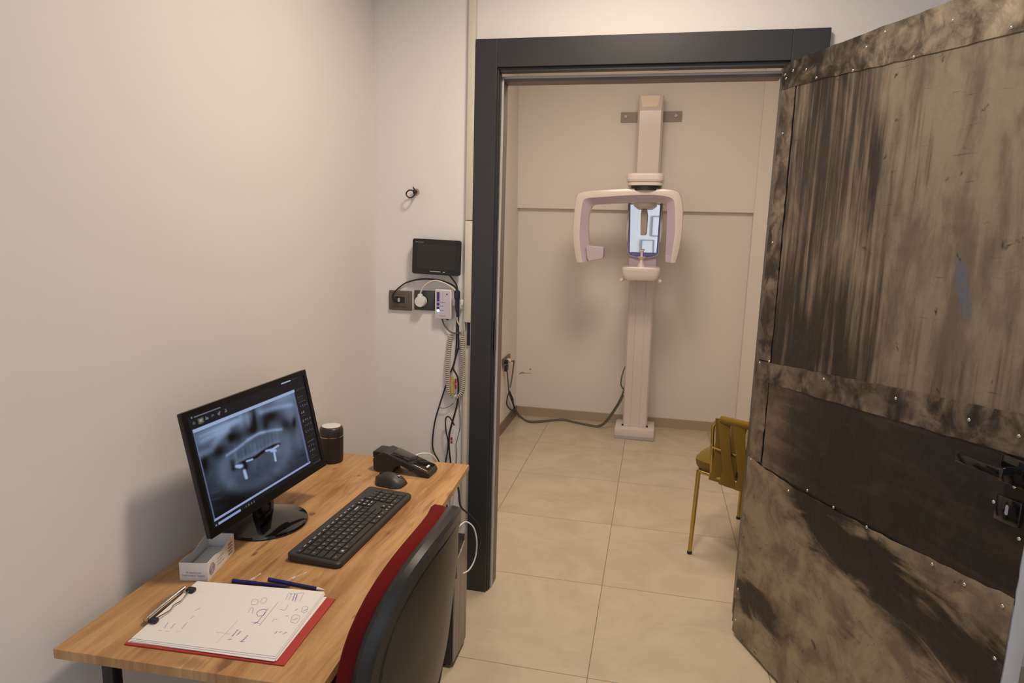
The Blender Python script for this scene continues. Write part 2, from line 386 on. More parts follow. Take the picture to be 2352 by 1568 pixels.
# ------------------------------------------------------------------ lead-covered door leaf
DD = Vector((.41449, -.91005, 0))
door = struct(bpy.data.objects.new('door_1', None), 'open door leaf clad in smeared grey lead sheet with rivets', 'door'); C.objects.link(door)
door.location = (1.1065, -2.0147, 0); door.rotation_euler = (0, 0, math.atan2(DD.y, DD.x))
def lead_mat(name, mode):
    m = mat(name, (.2, .17, .13), .42, .5, spec=.5); t = NT(m); co = t.coord(); x, y, z = t.sep(co)
    light, mid, dark = (.285, .235, .180), (.165, .132, .100), (.036, .031, .028)
    big = t.noise(t.mapping(co, scale=(3, 3, 3)), 1.5, 5, .62, .9)
    spots = t.noise(co, 22, 5, .6, .5)
    if mode == 'upper':
        str1 = t.noise(t.mapping(co, scale=(26, 1, 1.1)), 1.3, 5, .6, .35)
        str2 = t.noise(t.mapping(co, loc=(4, 0, 2), scale=(60, 1, 2.2)), 1.3, 4, .6, .3)
        patch = t.noise(t.mapping(co, loc=(1.7, 0, .4), scale=(4.5, 1, 1.6)), 1.4, 3, .5, .8)
        left = t.mr(x, .35, .72, .17, -.05)
        low = t.mr(z, 1.1, 1.6, .09, -.03)
        v = t.math('ADD', t.math('MULTIPLY', str1, .55), t.math('MULTIPLY', str2, .22))
        v = t.math('ADD', v, t.math('MULTIPLY', patch, .5))
        v = t.math('SUBTRACT', v, left); v = t.math('SUBTRACT', v, low)
        k = t.mr(v, .40, .62)
    elif mode == 'lower':
        sw = t.noise(t.mapping(co, rot=(0, R(38), 0), scale=(3.2, 1, 9)), 1.4, 5, .6, 1.1)
        d1 = t.math('ABSOLUTE', t.math('SUBTRACT', z, t.math('ADD', .70, t.math('MULTIPLY', x, -.17))))
        band = t.math('MULTIPLY', t.mr(d1, .02, .16, .34, 0), t.mr(x, .12, .34))
        d2 = t.math('ABSOLUTE', t.math('SUBTRACT', z, t.math('ADD', .20, t.math('MULTIPLY', x, -.10))))
        band2 = t.math('MULTIPLY', t.mr(d2, .01, .12, .22, 0), t.mr(x, .45, .2))
        v = t.math('ADD', t.math('MULTIPLY', sw, .75), t.math('MULTIPLY', big, .42))
        v = t.math('SUBTRACT', v, band); v = t.math('SUBTRACT', v, band2)
        k = t.mr(v, .30, .54); light = (.36, .295, .22); mid = (.21, .168, .125)
    elif mode == 'middle':
        sw = t.noise(t.mapping(co, rot=(0, R(10), 0), scale=(2.2, 1, 12)), 1.5, 5, .62, .8)
        left = t.mr(x, .06, .34, .30, 0)
        v = t.math('ADD', t.math('MULTIPLY', sw, .6), t.math('MULTIPLY', big, .3)); v = t.math('ADD', v, left)
        k = t.mr(v, .42, .84)
        light, mid = (.24, .185, .135), (.10, .078, .062)
    else:
        str1 = t.noise(t.mapping(co, scale=(9, 1, 7)), 1.7, 5, .62, .8)
        v = t.math('ADD', t.math('MULTIPLY', str1, .62), t.math('MULTIPLY', big, .42))
        if mode == 'top': v = t.math('SUBTRACT', v, t.mr(x, .08, .5, .10, -.04))
        k = t.mr(v, .40, .64)
        if mode == 'top': light = (.36, .30, .235)
    c = t.ramp(k, [(0, dark), (.45, mid), (1, light)])
    mott = t.noise(t.mapping(co, loc=(2, 1, 5), scale=(1.6, 1, .45) if mode == 'upper' else (1, 1, 1)), 7, 6, .66, .25 if mode == 'upper' else .6)
    c = t.mix(t.mr(mott, .36, .60, .55, 0), c, (.060, .050, .042) if mode == 'upper' else (.045, .038, .033))
    c = t.mix(t.mr(spots, .64, .72), c, (.06, .05, .041))
    scr = t.noise(t.mapping(co, rot=(0, R(-8), 0), scale=(5, 1, 60)), 1.6, 4, .6, .6)
    c = t.mix(t.math('MULTIPLY', t.mr(scr, .64, .72), .5), c, (.055, .046, .04))
    if mode == 'upper':
        q = t.mapping(co, loc=(-.775, 0, -1.36), scale=(1, 1, 1)); X, Y, Z = t.sep(q)
        a = t.math('ABSOLUTE', t.math('SUBTRACT', X, t.math('MULTIPLY', Z, -.3)))
        b = t.math('MULTIPLY', t.mr(a, .008, .022, 1, 0), t.mr(t.math('ABSOLUTE', Z), .03, .09, 1, 0))
        c = t.mix(t.math('MULTIPLY', b, t.mr(spots, .35, .6, .2, .7)), c, (.10, .15, .24))
    t.base(c)
    h1 = t.noise(co, 9, 4, .5, .6); h2 = t.noise(t.mapping(co, scale=(1, 1, .5)), 30, 3, .5)
    t.bump(t.math('ADD', h1, t.math('MULTIPLY', h2, .25)), .32 if mode in ('top', 'strip') else .22, .02)
    t.rough(t.mr(spots, .3, .7, .34, .5))
    return m
M_leadU, M_leadL, M_leadM, M_leadT, M_leadS = [lead_mat('lead_' + k, k) for k in ('upper', 'lower', 'middle', 'top', 'strip')]
M_doorw = mat('white_door_laminate', (.72, .72, .74), .4)
MB().rbox((0, .0, .012), (1.0, .045, 2.016), .002).build('door_leaf', M_doorw, door)
MB().box((.004, -.0015, .02), (.996, -.0001, 2.01)).build('door_backing', M_black, door)
def sheet(name, pts, m, y0=-.004, th=.0022, jit=.0025, seed=1):
    rnd = random.Random(seed); out = []
    for i, p in enumerate(pts):
        q = pts[(i + 1) % len(pts)]; n = max(1, int(math.hypot(q[0] - p[0], q[1] - p[1]) / .03))
        for k in range(n):
            t = k / n; j = jit if k else jit * .3
            out.append((min(1.0, max(-.001, p[0] + (q[0] - p[0]) * t + rnd.uniform(-j, j))), p[1] + (q[1] - p[1]) * t + rnd.uniform(-j, j)))
    return MB().prism(out, y0, y0 + th, 'y').build(name, m, door)
sheet('lead_sheet', [(.082, 1.04), (1, 1.115), (1, 1.93), (.078, 1.96)], M_leadU, -.004, seed=2)
sheet('lead_strip', [(0, 1.05), (.077, 1.056), (.069, 2.0), (0, 2.0)], M_leadS, -.0055, jit=.002, seed=3)
sheet('lead_strip', [(0, 1.94), (.18, 1.936), (.54, 1.914), (1, 1.895), (1, 2.017), (0, 2.019)], M_leadT, -.0068, jit=.0018, seed=4)
sheet('lead_sheet', [(.086, .69), (1, .72), (1, 1.05), (.081, .995)], M_leadM, -.004, seed=5)
sheet('lead_strip', [(0, .69), (.077, .70), (.078, .985), (0, .985)], M_leadS, -.0055, jit=.004, seed=6)
sheet('lead_strip', [(0, .984), (.08, .984), (.5, 1.008), (1, 1.038), (1, 1.127), (.5, 1.088), (.08, 1.052), (0, 1.048)], M_leadS, -.0068, jit=.002, seed=7)
sheet('lead_sheet', [(0, .014), (1, .014), (1, .735), (.6, .700), (.25, .682), (.077, .690), (0, .697)], M_leadL, -.0062, jit=.003, seed=8)
rv = [(.02, 1.972), (.054, 1.989), (.012, 1.985), (.173, 1.943), (.12, 1.978), (.373, 1.98), (.436, 2.002), (.33, 1.93), (.544, 1.916), (.647, 1.971), (.80, 1.915), (.86, 1.985), (.955, 1.94),
      (.073, 1.055), (.02, 1.04), (.349, 1.058), (.624, 1.071), (.837, 1.077), (.955, 1.077), (.924, .919), (.963, .969), (.99, .866), (.241, .664), (.33, .702), (.449, .699), (.582, .7), (.797, .706), (.886, .704), (.979, .707), (.981, .585), (.017, .067), (.02, .69), (.015, .19), (.03, 1.80), (.03, 1.45), (.975, .40), (.94, 1.40)]
M_rivet = mat('bright_rivet', (.62, .58, .52), .2, 1)
for i, (a, b) in enumerate(rv):
    MB().sphere((a, -.0062, b), .0046, 10, (1, .75, 1)).build('rivet', M_rivet, door)
hd = MB().rbox((.934, -.017, .973), (.992, -.0068, 1.031), .0015).cyl((.957, -.01, 1.002), (.957, -.052, 1.002), .009).rbox((.862, -.057, .992), (.968, -.043, 1.012), .002).build('door_handle', M_gloss, door)
kp = MB().rbox((.934, -.0145, .888), (.989, -.0064, .943), .0015).build('key_plate', M_gloss, door)
MB().prism(rrect(.961, .917, .0035, .011, .0034), -.0150, -.0146, 'y').build('keyhole', mat('keyhole_grey', (.42, .46, .55), .4), kp)
hg = MB()
for k in range(3): hg.cyl((-.004, .004, .05 + k * .03), (-.004, .004, .077 + k * .03), .009)
hg.build('hinge', M_black, door)

# ------------------------------------------------------------------ desk
desk = thing('desk', 'narrow wood-topped desk with black legs against the left wall', 'desk', (DESK[0], DESK[1], 0))
DQ = [(-.298, -3.504), (.224, -3.482), (.169, -2.368), (-.335, -2.384)]
DZ = .69
MB().prism(DQ, DZ - .019, DZ, 'z').build('desktop', M_wood, desk, world=True, bevel=.001)
for lx, ly in ((-.205, -3.472), (.052, -3.462), (-.235, -2.435), (.05, -2.43)):
    MB().rbox((lx - .012, ly - .012, 0), (lx + .012, ly + .012, DZ - .019), .003).build('leg', M_black, desk, world=True)
MB().rbox((-.22, -3.448, DZ - .042), (-.196, -2.46, DZ - .019), .002).rbox((.038, -3.448, DZ - .042), (.062, -2.46, DZ - .019), .002).build('under_frame', M_black, desk, world=True)
M_resid = mat('pale_residue', (.62, .55, .50), .6)
for P in ([(-.100, -3.212), (-.094, -3.194), (-.090, -3.172)], [(-.022, -3.189), (-.010, -3.166), (.005, -3.141)]):
    rs = MB()
    for (a, b), wd in (((P[0], P[1]), .0012), ((P[1], P[2]), .0012)):
        rs.tube([(a[0], a[1], DZ), (b[0], b[1], DZ)], .0009, 6)
    for q, s_ in zip(P, (.0035, .006, .004)):
        st = [(q[0] + s_ * (1 if k % 2 == 0 else .45) * math.cos(R(45 * k + 20)), q[1] + s_ * (1.5 if k % 2 == 0 else .5) * math.sin(R(45 * k + 20))) for k in range(8)]
        rs.prism(st, DZ - .0001, DZ + .0004, 'z')
    rs.build('glue_residue', M_resid, desk, world=True)

# ------------------------------------------------------------------ computer monitor
mon = thing('computer_monitor', 'black desktop monitor showing a dental x-ray on the desk', 'monitor', (-.225, -2.936, DZ))
MC = Vector((-.193, -2.982, .926)); myaw, mtilt, MH = 1.534, .214, .283; MWD = .481
mr = Vector((math.cos(myaw), math.sin(myaw), 0)); mn = Vector((math.sin(myaw), -math.cos(myaw), 0))
mu = Vector((0, 0, 1)) * math.cos(mtilt) - mn * math.sin(mtilt); mo = mr.cross(mu)   # mo: out of the screen
if mo.dot(mn) < 0: mo = -mo
MM = Matrix((mr, mu, mo)).transposed().to_4x4(); MM.translation = MC     # local: x right, y up, z out
def mb(fn):
    b = MB(); fn(b); return b
b = MB(); b.rbox((-MWD / 2, -MH / 2, -.012), (MWD / 2, MH / 2, -.0005), .003, MM); b.rbox((-.17, -.10, -.03), (.17, .10, -.011), .01, MM)
b.build('housing', M_black, mon, world=True)
bz = .0135
b = MB()
for a, c in (((-MWD / 2, MH / 2 - bz), (MWD / 2, MH / 2)), ((-MWD / 2, -MH / 2), (MWD / 2, -MH / 2 + .019)), ((-MWD / 2, -MH / 2 + .019), (-MWD / 2 + .014, MH / 2 - bz)), ((MWD / 2 - .014, -MH / 2 + .019), (MWD / 2, MH / 2 - bz))):
    b.box((*a, -.0006), (*c, .0022), MM)
b.build('bezel', mat('satin_black', (.005, .005, .006), .3, spec=.25), mon, world=True)
# displayed picture: a panoramic dental x-ray inside a dark viewer window
def screen():
    Hi = np.array([[1577.25846, 301.97199, 58.58349], [-433.86277, 1235.77615, 468.66792], [0.32705, 0.02744, 1.06515]])
    nx, ny = 330, 200
    u0, u1, v0, v1 = .029, .971, .045, .934
    U, V = np.meshgrid(np.linspace(u0, u1, nx), np.linspace(v0, v1, ny))
    q = np.einsum('ij,jab->iab', Hi, np.stack([U, V, np.ones_like(U)])); X = q[0] / q[2]; Y = q[1] / q[2]
    rng = np.random.RandomState(3)
    def G(x, y, sx, sy, a, amp):
        a = math.radians(a); dx, dy = X - x, Y - y
        p = dx * math.cos(a) + dy * math.sin(a); r = -dx * math.sin(a) + dy * math.cos(a)
        return amp * np.exp(-.5 * ((p / sx) ** 2 + (r / sy) ** 2))
    def stroke(pts, wd, amp):
        d = np.full_like(X, 1e9)
        for (ax, ay), (bx, by) in zip(pts[:-1], pts[1:]):
            L = (bx - ax) ** 2 + (by - ay) ** 2; t = np.clip(((X - ax) * (bx - ax) + (Y - ay) * (by - ay)) / L, 0, 1)
            d = np.minimum(d, np.hypot(X - ax - t * (bx - ax), Y - ay - t * (by - ay)))
        return amp * np.exp(-.5 * (d / wd) ** 2)
    I = np.full_like(X, .10)
    I += G(560, 620, 420, 190, -20, .16) + G(980, 330, 150, 90, -20, .30) + G(300, 620, 150, 60, -25, .30) + G(480, 530, 120, 28, -25, .36)
    I += stroke([(225, 810), (330, 760), (400, 650), (480, 590)], 22, .30) + stroke([(240, 690), (420, 600), (560, 500)], 14, .18) + stroke([(230, 640), (400, 570), (540, 490)], 8, .12)
    I += stroke([(780, 420), (900, 380), (1050, 350)], 16, .30) + stroke([(930, 300), (1040, 260)], 30, .16) + G(1040, 450, 60, 50, 0, .22) + G(1120, 620, 30, 90, 0, .18)
    I += G(620, 520, 40, 70, 0, .16) + G(660, 500, 14, 60, -10, .2) + G(590, 470, 16, 50, 0, .15) + G(760, 400, 30, 60, 0, .16)
    for a in ((690, 570, 40, 45, 0, -.30), (715, 460, 14, 70, -5, -.25), (540, 640, 75, 45, -20, -.26), (870, 450, 75, 42, -20, -.34), (1000, 520, 40, 60, -10, -.26), (400, 780, 60, 50, 0, -.24), (270, 880, 30, 60, 0, -.2), (1080, 500, 14, 40, 0, -.3), (500, 610, 20, 60, 0, -.12), (820, 540, 20, 35, 0, -.18)): I += G(*a)
    I += stroke([(470, 810), (560, 750), (660, 670), (760, 610), (860, 585), (960, 572)], 9, .40) + stroke([(660, 665), (740, 615), (800, 600)], 14, .16)
    jaw = [(450, 840), (425, 920), (435, 1010), (500, 1080), (600, 1110), (720, 1080), (850, 1000), (950, 920), (1020, 800), (1035, 690), (1005, 600), (950, 575)]
    I += stroke(jaw, 38, .13) + G(730, 900, 260, 150, -28, .08) + G(500, 930, 60, 110, 0, .10) + G(960, 720, 60, 90, 0, .14)
    for k in range(12):
        t = k / 11; cx, cy = 555 + t * 375, 850 - t * 190 + 60 * t * (1 - t); I += G(cx, cy - 30, 12, 55, -6, rng.uniform(.06, .15))
        I += G(cx + 15, cy - 30, 9, 45, -6, rng.uniform(-.06, .02)) + G(cx + rng.uniform(-20, 20), cy - rng.uniform(0, 90), 14, 22, 0, rng.uniform(-.08, .08))
        I += G(600 + t * 330, 960 - t * 190, 12, 55, -6, rng.uniform(.0, .05))
    I += stroke([(560, 880), (640, 830), (745, 780), (850, 720), (930, 690)], 12, .14)
    I += stroke([(580, 905), (640, 860), (730, 825), (800, 770), (900, 715), (940, 705)], 9, -.42)
    I += stroke([(520, 870), (530, 930), (600, 890)], 16, -.26) + G(630, 910, 22, 30, 0, -.3)
    I -= np.clip((Y - (1330 - .46 * (X - 300))) / 300, 0, 1) * .32
    I += G(580, 1180, 200, 60, -20, -.12)
    I += stroke([(330, 1150), (400, 1130)], 8, .05) + stroke([(340, 1210), (420, 1190)], 6, .05) + G(1150, 700, 40, 40, 0, .06)
    for _ in range(90): I += G(rng.uniform(180, 1180), rng.uniform(250, 1350), rng.uniform(8, 45), rng.uniform(6, 25), rng.uniform(-60, 30), rng.uniform(-.06, .06))
    I = np.clip(I, .01, .8)
    for p, wd in (([(560, 908), (600, 905)], 12), ([(575, 915), (590, 915)], 9), ([(628, 950), (645, 1010)], 11), ([(650, 862), (700, 845)], 6), ([(825, 768), (880, 755), (935, 720)], 7), ([(870, 765), (905, 765)], 12), ([(895, 770), (910, 855)], 8)):
        I = np.maximum(I, stroke(p, wd, 1.25))
    I = np.clip(I, 0, 1) ** 1.35
    RGB = I[..., None] * np.array([.46, .64, 1.0])
    ui = np.array([.0085, .0095, .013])
    inside = (U > .046) & (U < .853) & (V > .155) & (V < .884)
    col = np.where(inside[..., None], RGB, ui)
    def rect(a, b, c, d, rgb, f=1.):
        m = (U >= a) & (U <= b) & (V >= c) & (V <= d); col[m] = col[m] * (1 - f) + np.array(rgb) * f
    band = (.47, .58, .92)
    rect(.046, .857, .150, .176, band); rect(.046, .857, .872, .892, (.42, .50, .82)); rect(.836, .853, .176, .884, (.16, .21, .42), .8); rect(.046, .052, .17, .884, (.2, .27, .42), .6)
    rect(.052, .062, .048, .066, (.25, .25, .33)); rect(.072, .252, .054, .063, (.20, .22, .30)); rect(.30, .70, .10, .104, (.02, .02, .025))
    rect(.09, .128, .084, .126, (.13, .13, .05)); rect(.099, .118, .094, .116, (.33, .38, .45))
    for i, (a, g) in enumerate(((.064, .10), (.151, .22), (.190, .10), (.232, .2), (.283, .16))):
        for k in range(7):
            x0 = a - .012 + rng.uniform(0, .016); y0 = .086 + rng.uniform(0, .024); rect(x0, x0 + .008, y0, y0 + .01, (g, g * 1.05, g * 1.4))
    rect(.752, .845, .044, .062, (.55, .62, .92))
    for k in range(14):
        x0 = .85 + k * .005; rect(x0, x0 + .003, .045 + rng.uniform(0, .005), .057, (.10, .09, .20), rng.uniform(.4, 1))
    for yy, n, br in ((.165, 4, .10), (.24, 0, .07), (.265, 0, .07), (.288, 0, .08), (.335, 4, .16), (.395, 2, .35), (.425, 0, .10), (.475, 4, .22), (.53, 4, .13), (.585, 4, .13), (.64, 4, .04), (.69, 0, .10), (.735, 3, .12), (.785, 3, .12), (.83, 0, .08), (.853, 0, .08)):
        if n == 0: rect(.872, .872 + rng.uniform(.03, .075), yy - .003, yy + .003, (br * .8, br * .85, br))
        for k in range(n):
            for _ in range(4):
                x0 = .874 + k * .022 + rng.uniform(0, .009); y0 = yy - .014 + rng.uniform(0, .018); rect(x0, x0 + .006, y0, y0 + .008, (br * .8, br * .85, br * 1.3))
    rect(.872, .886, .462, .49, (.14, .15, .06)); rect(.895, .915, .775, .795, (.10, .13, .06))
    rect(.046, .056, .918, .932, (.22, .25, .3)); rect(.064, .225, .912, .934, (.36, .48, .80))
    for k, cc in enumerate(((.10, .12, .09), (.14, .14, .12), (.12, .14, .12), (.14, .10, .42))): rect(.262 + k * .021, .272 + k * .021, .914, .930, cc)
    for k in range(7):
        x0 = .89 + k * .01; rect(x0, x0 + .005, .905 + rng.uniform(0, .01), .922, (.09, .11, .15))
    W_, H_ = MWD, MH
    vs = [MM @ Vector(((uu - .5) * W_, (.5 - vv) * H_, .0001)) for uu, vv in zip(U.ravel(), V.ravel())]
    fs = [(j * nx + i, j * nx + i + 1, (j + 1) * nx + i + 1, (j + 1) * nx + i) for j in range(ny - 1) for i in range(nx - 1)]
    m = bpy.data.materials.new('screen_picture'); m.use_nodes = True; t = NT(m)
    at = t.n('ShaderNodeVertexColor'); at.layer_name = 'picture'
    t.b.inputs['Base Color'].default_value = (.004, .004, .005, 1); t.b.inputs['Roughness'].default_value = .3; t.b.inputs['Specular IOR Level'].default_value = .2
    t.L(at.outputs[0], t.b.inputs['Emission Color']); t.b.inputs['Emission Strength'].default_value = .62
    o = MB().add(vs, fs).build('screen', m, mon, world=True, fix=False)
    ca = o.data.color_attributes.new('picture', 'FLOAT_COLOR', 'POINT')
    rgba = np.ones((nx * ny, 4), np.float32); rgba[:, :3] = col.reshape(-1, 3); ca.data.foreach_set('color', rgba.ravel())
    o.data.update()
screen()
BCx, BCy = -.226, -2.936
MB().lathe([(.0, .0), (.106, 0), (.108, .004), (.106, .009), (.095, .0135), (.05, .022), (.022, .028), (0, .028)], (BCx, BCy, DZ), 48).build('stand_base', M_gloss, mon, world=True)
MB().rbox((BCx - .018, BCy - .035, DZ + .024), (BCx + .006, BCy + .035, DZ + .15), .006, seg=2).build('stand_neck', M_gloss, mon, world=True)

# ------------------------------------------------------------------ tumbler
jar = thing('tumbler', 'dark brown insulated tumbler with white lid behind the monitor', 'tumbler', (-.281, -2.463, DZ))
MB().lathe([(0, 0), (.034, 0), (.0365, .003), (.0372, .02), (.0385, .088), (0, .088)], n=40).build('body', mat('brown_black_matte', (.018, .015, .0145), .5), jar)
MB().lathe([(.0375, .088), (.0392, .0885), (.0392, .0905), (.0375, .091)], n=40).build('ring', M_chrome, jar)
MB().lathe([(0, .091), (.0385, .091), (.0388, .108), (.0365, .117), (.031, .1215), (0, .1215)], n=40).build('lid', mat('dark_lid', (.034, .028, .028), .3), jar)
MB().lathe([(0, .121), (.0305, .121), (.0305, .1228), (.029, .1233), (0, .1233)], n=40).build('lid_disc', M_white, jar)

# ------------------------------------------------------------------ card terminal
pos = thing('card_terminal', 'black handheld card payment terminal lying on the desk corner', 'card terminal', (-.01, -2.483, DZ), (0, 0, R(-3)))
prof = [(-.098, .006), (-.086, 0), (-.035, 0), (-.022, .022), (-.005, .031), (.072, .002), (.092, 0), (.095, .008), (.092, .018), (-.045, .064), (-.062, .069), (-.074, .064), (-.10, .043)]
b = MB(); b.prism([(x, z) for x, z in prof], -.037, .037, 'y'); b.build('body', M_dark, pos, bevel=.003)
ang = math.atan2(.064 - .018, -.045 - .092) ; sl = Vector((.137, 0, -.046)).normalized(); nn = Vector((.046, 0, .137)).normalized()
MT = Matrix((sl, Vector((0, 1, 0)), nn)).transposed().to_4x4(); MT.translation = Vector((.0235, 0, .0413))
b = MB(); b.rbox((-.066, -.034, .0002), (.069, .034, .003), .0014, MT); b.build('screen', M_gloss, pos)
b = MB(); b.prism([(p[0], p[1]) for p in rrect(.0015, 0, .0685, .0358, .006)], -.0045, .0012, 'z', MT); b.build('trim', mat('bronze_trim', (.20, .15, .11), .3, .7), pos)
b = MB(); b.box((.052, -.012, .0031), (.058, .010, .0034), MT); b.build('badge', M_print, pos)
b = MB(); b.cyl((.03, -.0372, .022), (.03, -.039, .022), .005); b.build('button', M_dark, pos)
b = MB(); b.rbox((-.102, -.033, .045), (-.062, .033, .0665), .004, Matrix.Identity(4)); b.build('printer_cover', M_black, pos)
tag(MB().tube([(.005, -2.444, DZ + .040), (.02, -2.425, DZ + .043), (.04, -2.40, DZ + .036), (.052, -2.385, DZ + .02), (.056, -2.372, DZ + .003), (.058, -2.355, DZ - .03)], .0022).build('charging_cable', M_white), 'thin white cable looping behind the card terminal', 'cable')

# ------------------------------------------------------------------ mouse
mou = thing('computer_mouse', 'small black wireless mouse beside the keyboard', 'mouse', (-.017, -2.598, DZ), (0, 0, R(-6)))
rings = []
for k in range(13):
    t = k / 12; x = -.049 + .098 * t
    wd = .030 * (max(0, 1 - abs(2 * t - 1.08) ** 3.0)) ** .5 + .006; h = .036 * (max(.02, math.sin(math.pi * (.12 + .80 * t)))) ** .75
    wd *= .92 if .3 < t < .6 else 1
    rings.append([Vector((x, wd * math.cos(a) * (1 if math.sin(a) < .2 else .93), .0015 + max(0, h * (math.sin(a) if math.sin(a) > 0 else 0)) ** 1)) for a in [2 * math.pi * i / 20 for i in range(20)]])
MB().loft(rings).build('body', M_dark, mou)
rings2 = [[p + Vector((0, 0, .0012)) for p in r if p.z > .017] for r in rings[2:11]]
nmin = min(len(r) for r in rings2)
MB().rbox((-.036, -.0035, .018), (-.022, .0035, .0345), .003).build('scroll_wheel', M_black, mou)
MB().lathe([(0, 0), (.004, 0), (.004, .0012), (0, .0012)], (.03, 0, .030), 16).build('badge', M_silver, mou)

# ------------------------------------------------------------------ keyboard
kb = thing('keyboard', 'black full-size keyboard with white legends on the desk', 'keyboard', (.010, -2.892, DZ), (0, 0, R(88.2)))
KL, KW = .432, .137
out = []
for (x, y) in rrect(0, 0, KL / 2, KW / 2, .012, 5):
    if y < -.02: y -= .009 * (1 - (2 * x / KL) ** 2)
    out.append((x, y))
n = len(out)
b = MB()
zt = lambda y: .0145 + .006 * (y + KW / 2) / KW
b.loft([[(x * .985, y * .97, 0) for x, y in out], [(x, y, .004) for x, y in out], [(x, y, zt(y) - .003) for x, y in out], [(x * .988, y * .965, zt(y)) for x, y in out]])
b.build('case', M_dark, kb, auto=30)
M_key = mat('key_plastic', (.022, .021, .021), .38); M_leg = mat('key_legend', (.55, .55, .52), .5)
U_ = .0203
def key(x, y, w_, h_, txt=None, bright=False, style='t'):
    z0 = zt(y) - .001; b = MB()
    hw, hh = w_ / 2 - .0009, h_ / 2 - .0009
    def ring(s, z): return [(x + a * s, y + c * s, z) for a, c in ((-hw, -hh), (hw, -hh), (hw, hh), (-hw, hh))]
    b.loft([ring(1, z0), ring(1, z0 + .002), ring(.9, z0 + .0042)], smooth=False)
    b.mat(1)
    if txt:
        M = Matrix.Translation((x - hw * .25, y + hh * .15, z0 + .0043)); b.text(txt, .0072 if len(txt) == 1 else .0048, M)
    if style == 'bar': b.box((x - hw * .55, y + hh * .2, z0 + .0042), (x + hw * .5, y + hh * .62, z0 + .0044))
    if style == 'dot': b.box((x - hw * .3, y - hh * .3, z0 + .0042), (x + hw * .25, y + hh * .35, z0 + .0044))
    b.build('key', [M_key, M_leg], kb, fix=False)
X0 = -KL / 2 + .010; Y0 = -KW / 2 + .0145
rows = [
 (0, [(1.5, 'Ctrl', 't'), (1.25, None, 'dot'), (1.25, 'Alt', 't'), (6.0, None, ''), (1.25, 'Alt', 't'), (1.25, None, 'dot'), (1.5, 'Ctrl', 't')]),
 (1, [(1.75, None, 't')] + [(1, c, 't') for c in 'ZXCVBNM,.'] + [(1, '-', 't'), (1.75, None, 't')]),
 (2, [(1.6, None, 't')] + [(1, c, 't') for c in 'ASDFGHJKL'] + [(1, "'", 't'), (1, ';', 't'), (1.4, None, 't')]),
 (3, [(1.4, 'Tab', 't')] + [(1, c, 't') for c in 'QWERTYUIOP'] + [(1, '(', 't'), (1, ')', 't'), (.6, None, 't')]),
 (4, [(1, '`', 't')] + [(1, c, 't') for c in '1234567890'] + [(1, '-', 't'), (2, None, 'bar')])]
for r, ks in rows:
    x = X0; tot = sum(k[0] for k in ks); sc_ = 14.0 / tot
    for wdt, tx, stl in ks:
        ww = wdt * sc_ * U_; key(x + ww / 2, Y0 + r * .0185 + .0045, ww, .0185, tx, style=stl); x += ww
for k in range(13):
    ww = 14 * U_ / 13; key(X0 + (k + .5) * ww, Y0 + 5 * .0185 + .0035, ww, .0125, 'Esc' if k == 0 else None, style='t' if k == 0 else 'bar')
nx0 = X0 + 14 * U_ + .0055
for i in range(2):
    for j in range(3): key(nx0 + (i + .5) * .018, Y0 + .0045 + (3 + j * .86) *   .0185, .018, .0158, None, style='dot' if j else 'bar')
for dx, dy in ((0, 0), (1, 0), (2, 0), (1, 1)): key(nx0 - .009 + (dx + .5) * .0165, Y0 + .0045 + dy * .0165, .0165, .016, None, style='dot')
px0 = nx0 + 2 * .018 + .007
for j, rowt in enumerate(('0.', '123', '456', '789', 'N/*')):
    if j == 0: key(px0 + .0175, Y0 + .0045, .035, .0185, '0'); key(px0 + 2.5 * .0175, Y0 + .0045, .0175, .0185, '.')
    else:
        for i, ch in enumerate(rowt): key(px0 + (i + .5) * .0175, Y0 + .0045 + j * .0185, .0175, .0185, ch)
key(px0 + 3.5 * .0175, Y0 + .0045 + .5 * .0185, .0175, .037, None); key(px0 + 3.5 * .0175, Y0 + .0045 + 2.5 * .0185, .0175, .037, '+'); key(px0 + 3.5 * .0175, Y0 + .0045 + 4 * .0185, .0175, .0185, '-')
key(px0 + .5 * .0175, Y0 + .0045 + 5 * .0172, .0175, .012, None, style='t')

# ------------------------------------------------------------------ cardboard box
bx = thing('cardboard_box', 'small open white cardboard box with printed lettering', 'box', (-.225, -3.168, DZ), (0, 0, R(11.5)))
hw, hl, bh = .031, .068, .042
b = MB()
b.box((-hw, -hl, 0), (hw, hl, .0012)).box((-hw, -hl, .0012), (hw, -hl + .0012, bh)).box((-hw, hl - .0012, .0012), (hw, hl, bh + .004))
def wavy(x0, x1, seed):
    pts = [(-hl + .0012, .0012), (hl - .0012, .0012)] + [(hl - .0012 - k * (2 * hl - .0024) / 12, bh + (.003 if k < 3 else 0) - .006 * math.sin(math.pi * min(1, max(0, (k - 3 + seed) / 7))) ** 2) for k in range(13)]
    b.prism(pts, x0, x1, 'x')
wavy(-hw, -hw + .0012, 0); wavy(hw - .0012, hw, 1)
b.build('carton', M_paper, bx)
MB().box((-hw + .003, -hl + .008, .012), (hw - .003, hl - .006, .014)).build('lining', mat('pale_blue_paper', (.58, .62, .68), .7), bx)
M_f = Matrix(((1, 0, 0, 0), (0, 0, -1, -hl - .0001), (0, 1, 0, 0), (0, 0, 0, 1)))
pr = MB(); pr.text('Professional', .0068, M_f @ Matrix.Translation((0, .019, 0))); pr.text('Instrument Supply', .0068, M_f @ Matrix.Translation((0, .0125, 0))); pr.build('lettering', M_ink, bx)
M_s = Matrix(((0, 0, 1, hw + .0001), (1, 0, 0, 0), (0, 1, 0, 0), (0, 0, 0, 1)))
pr = MB()
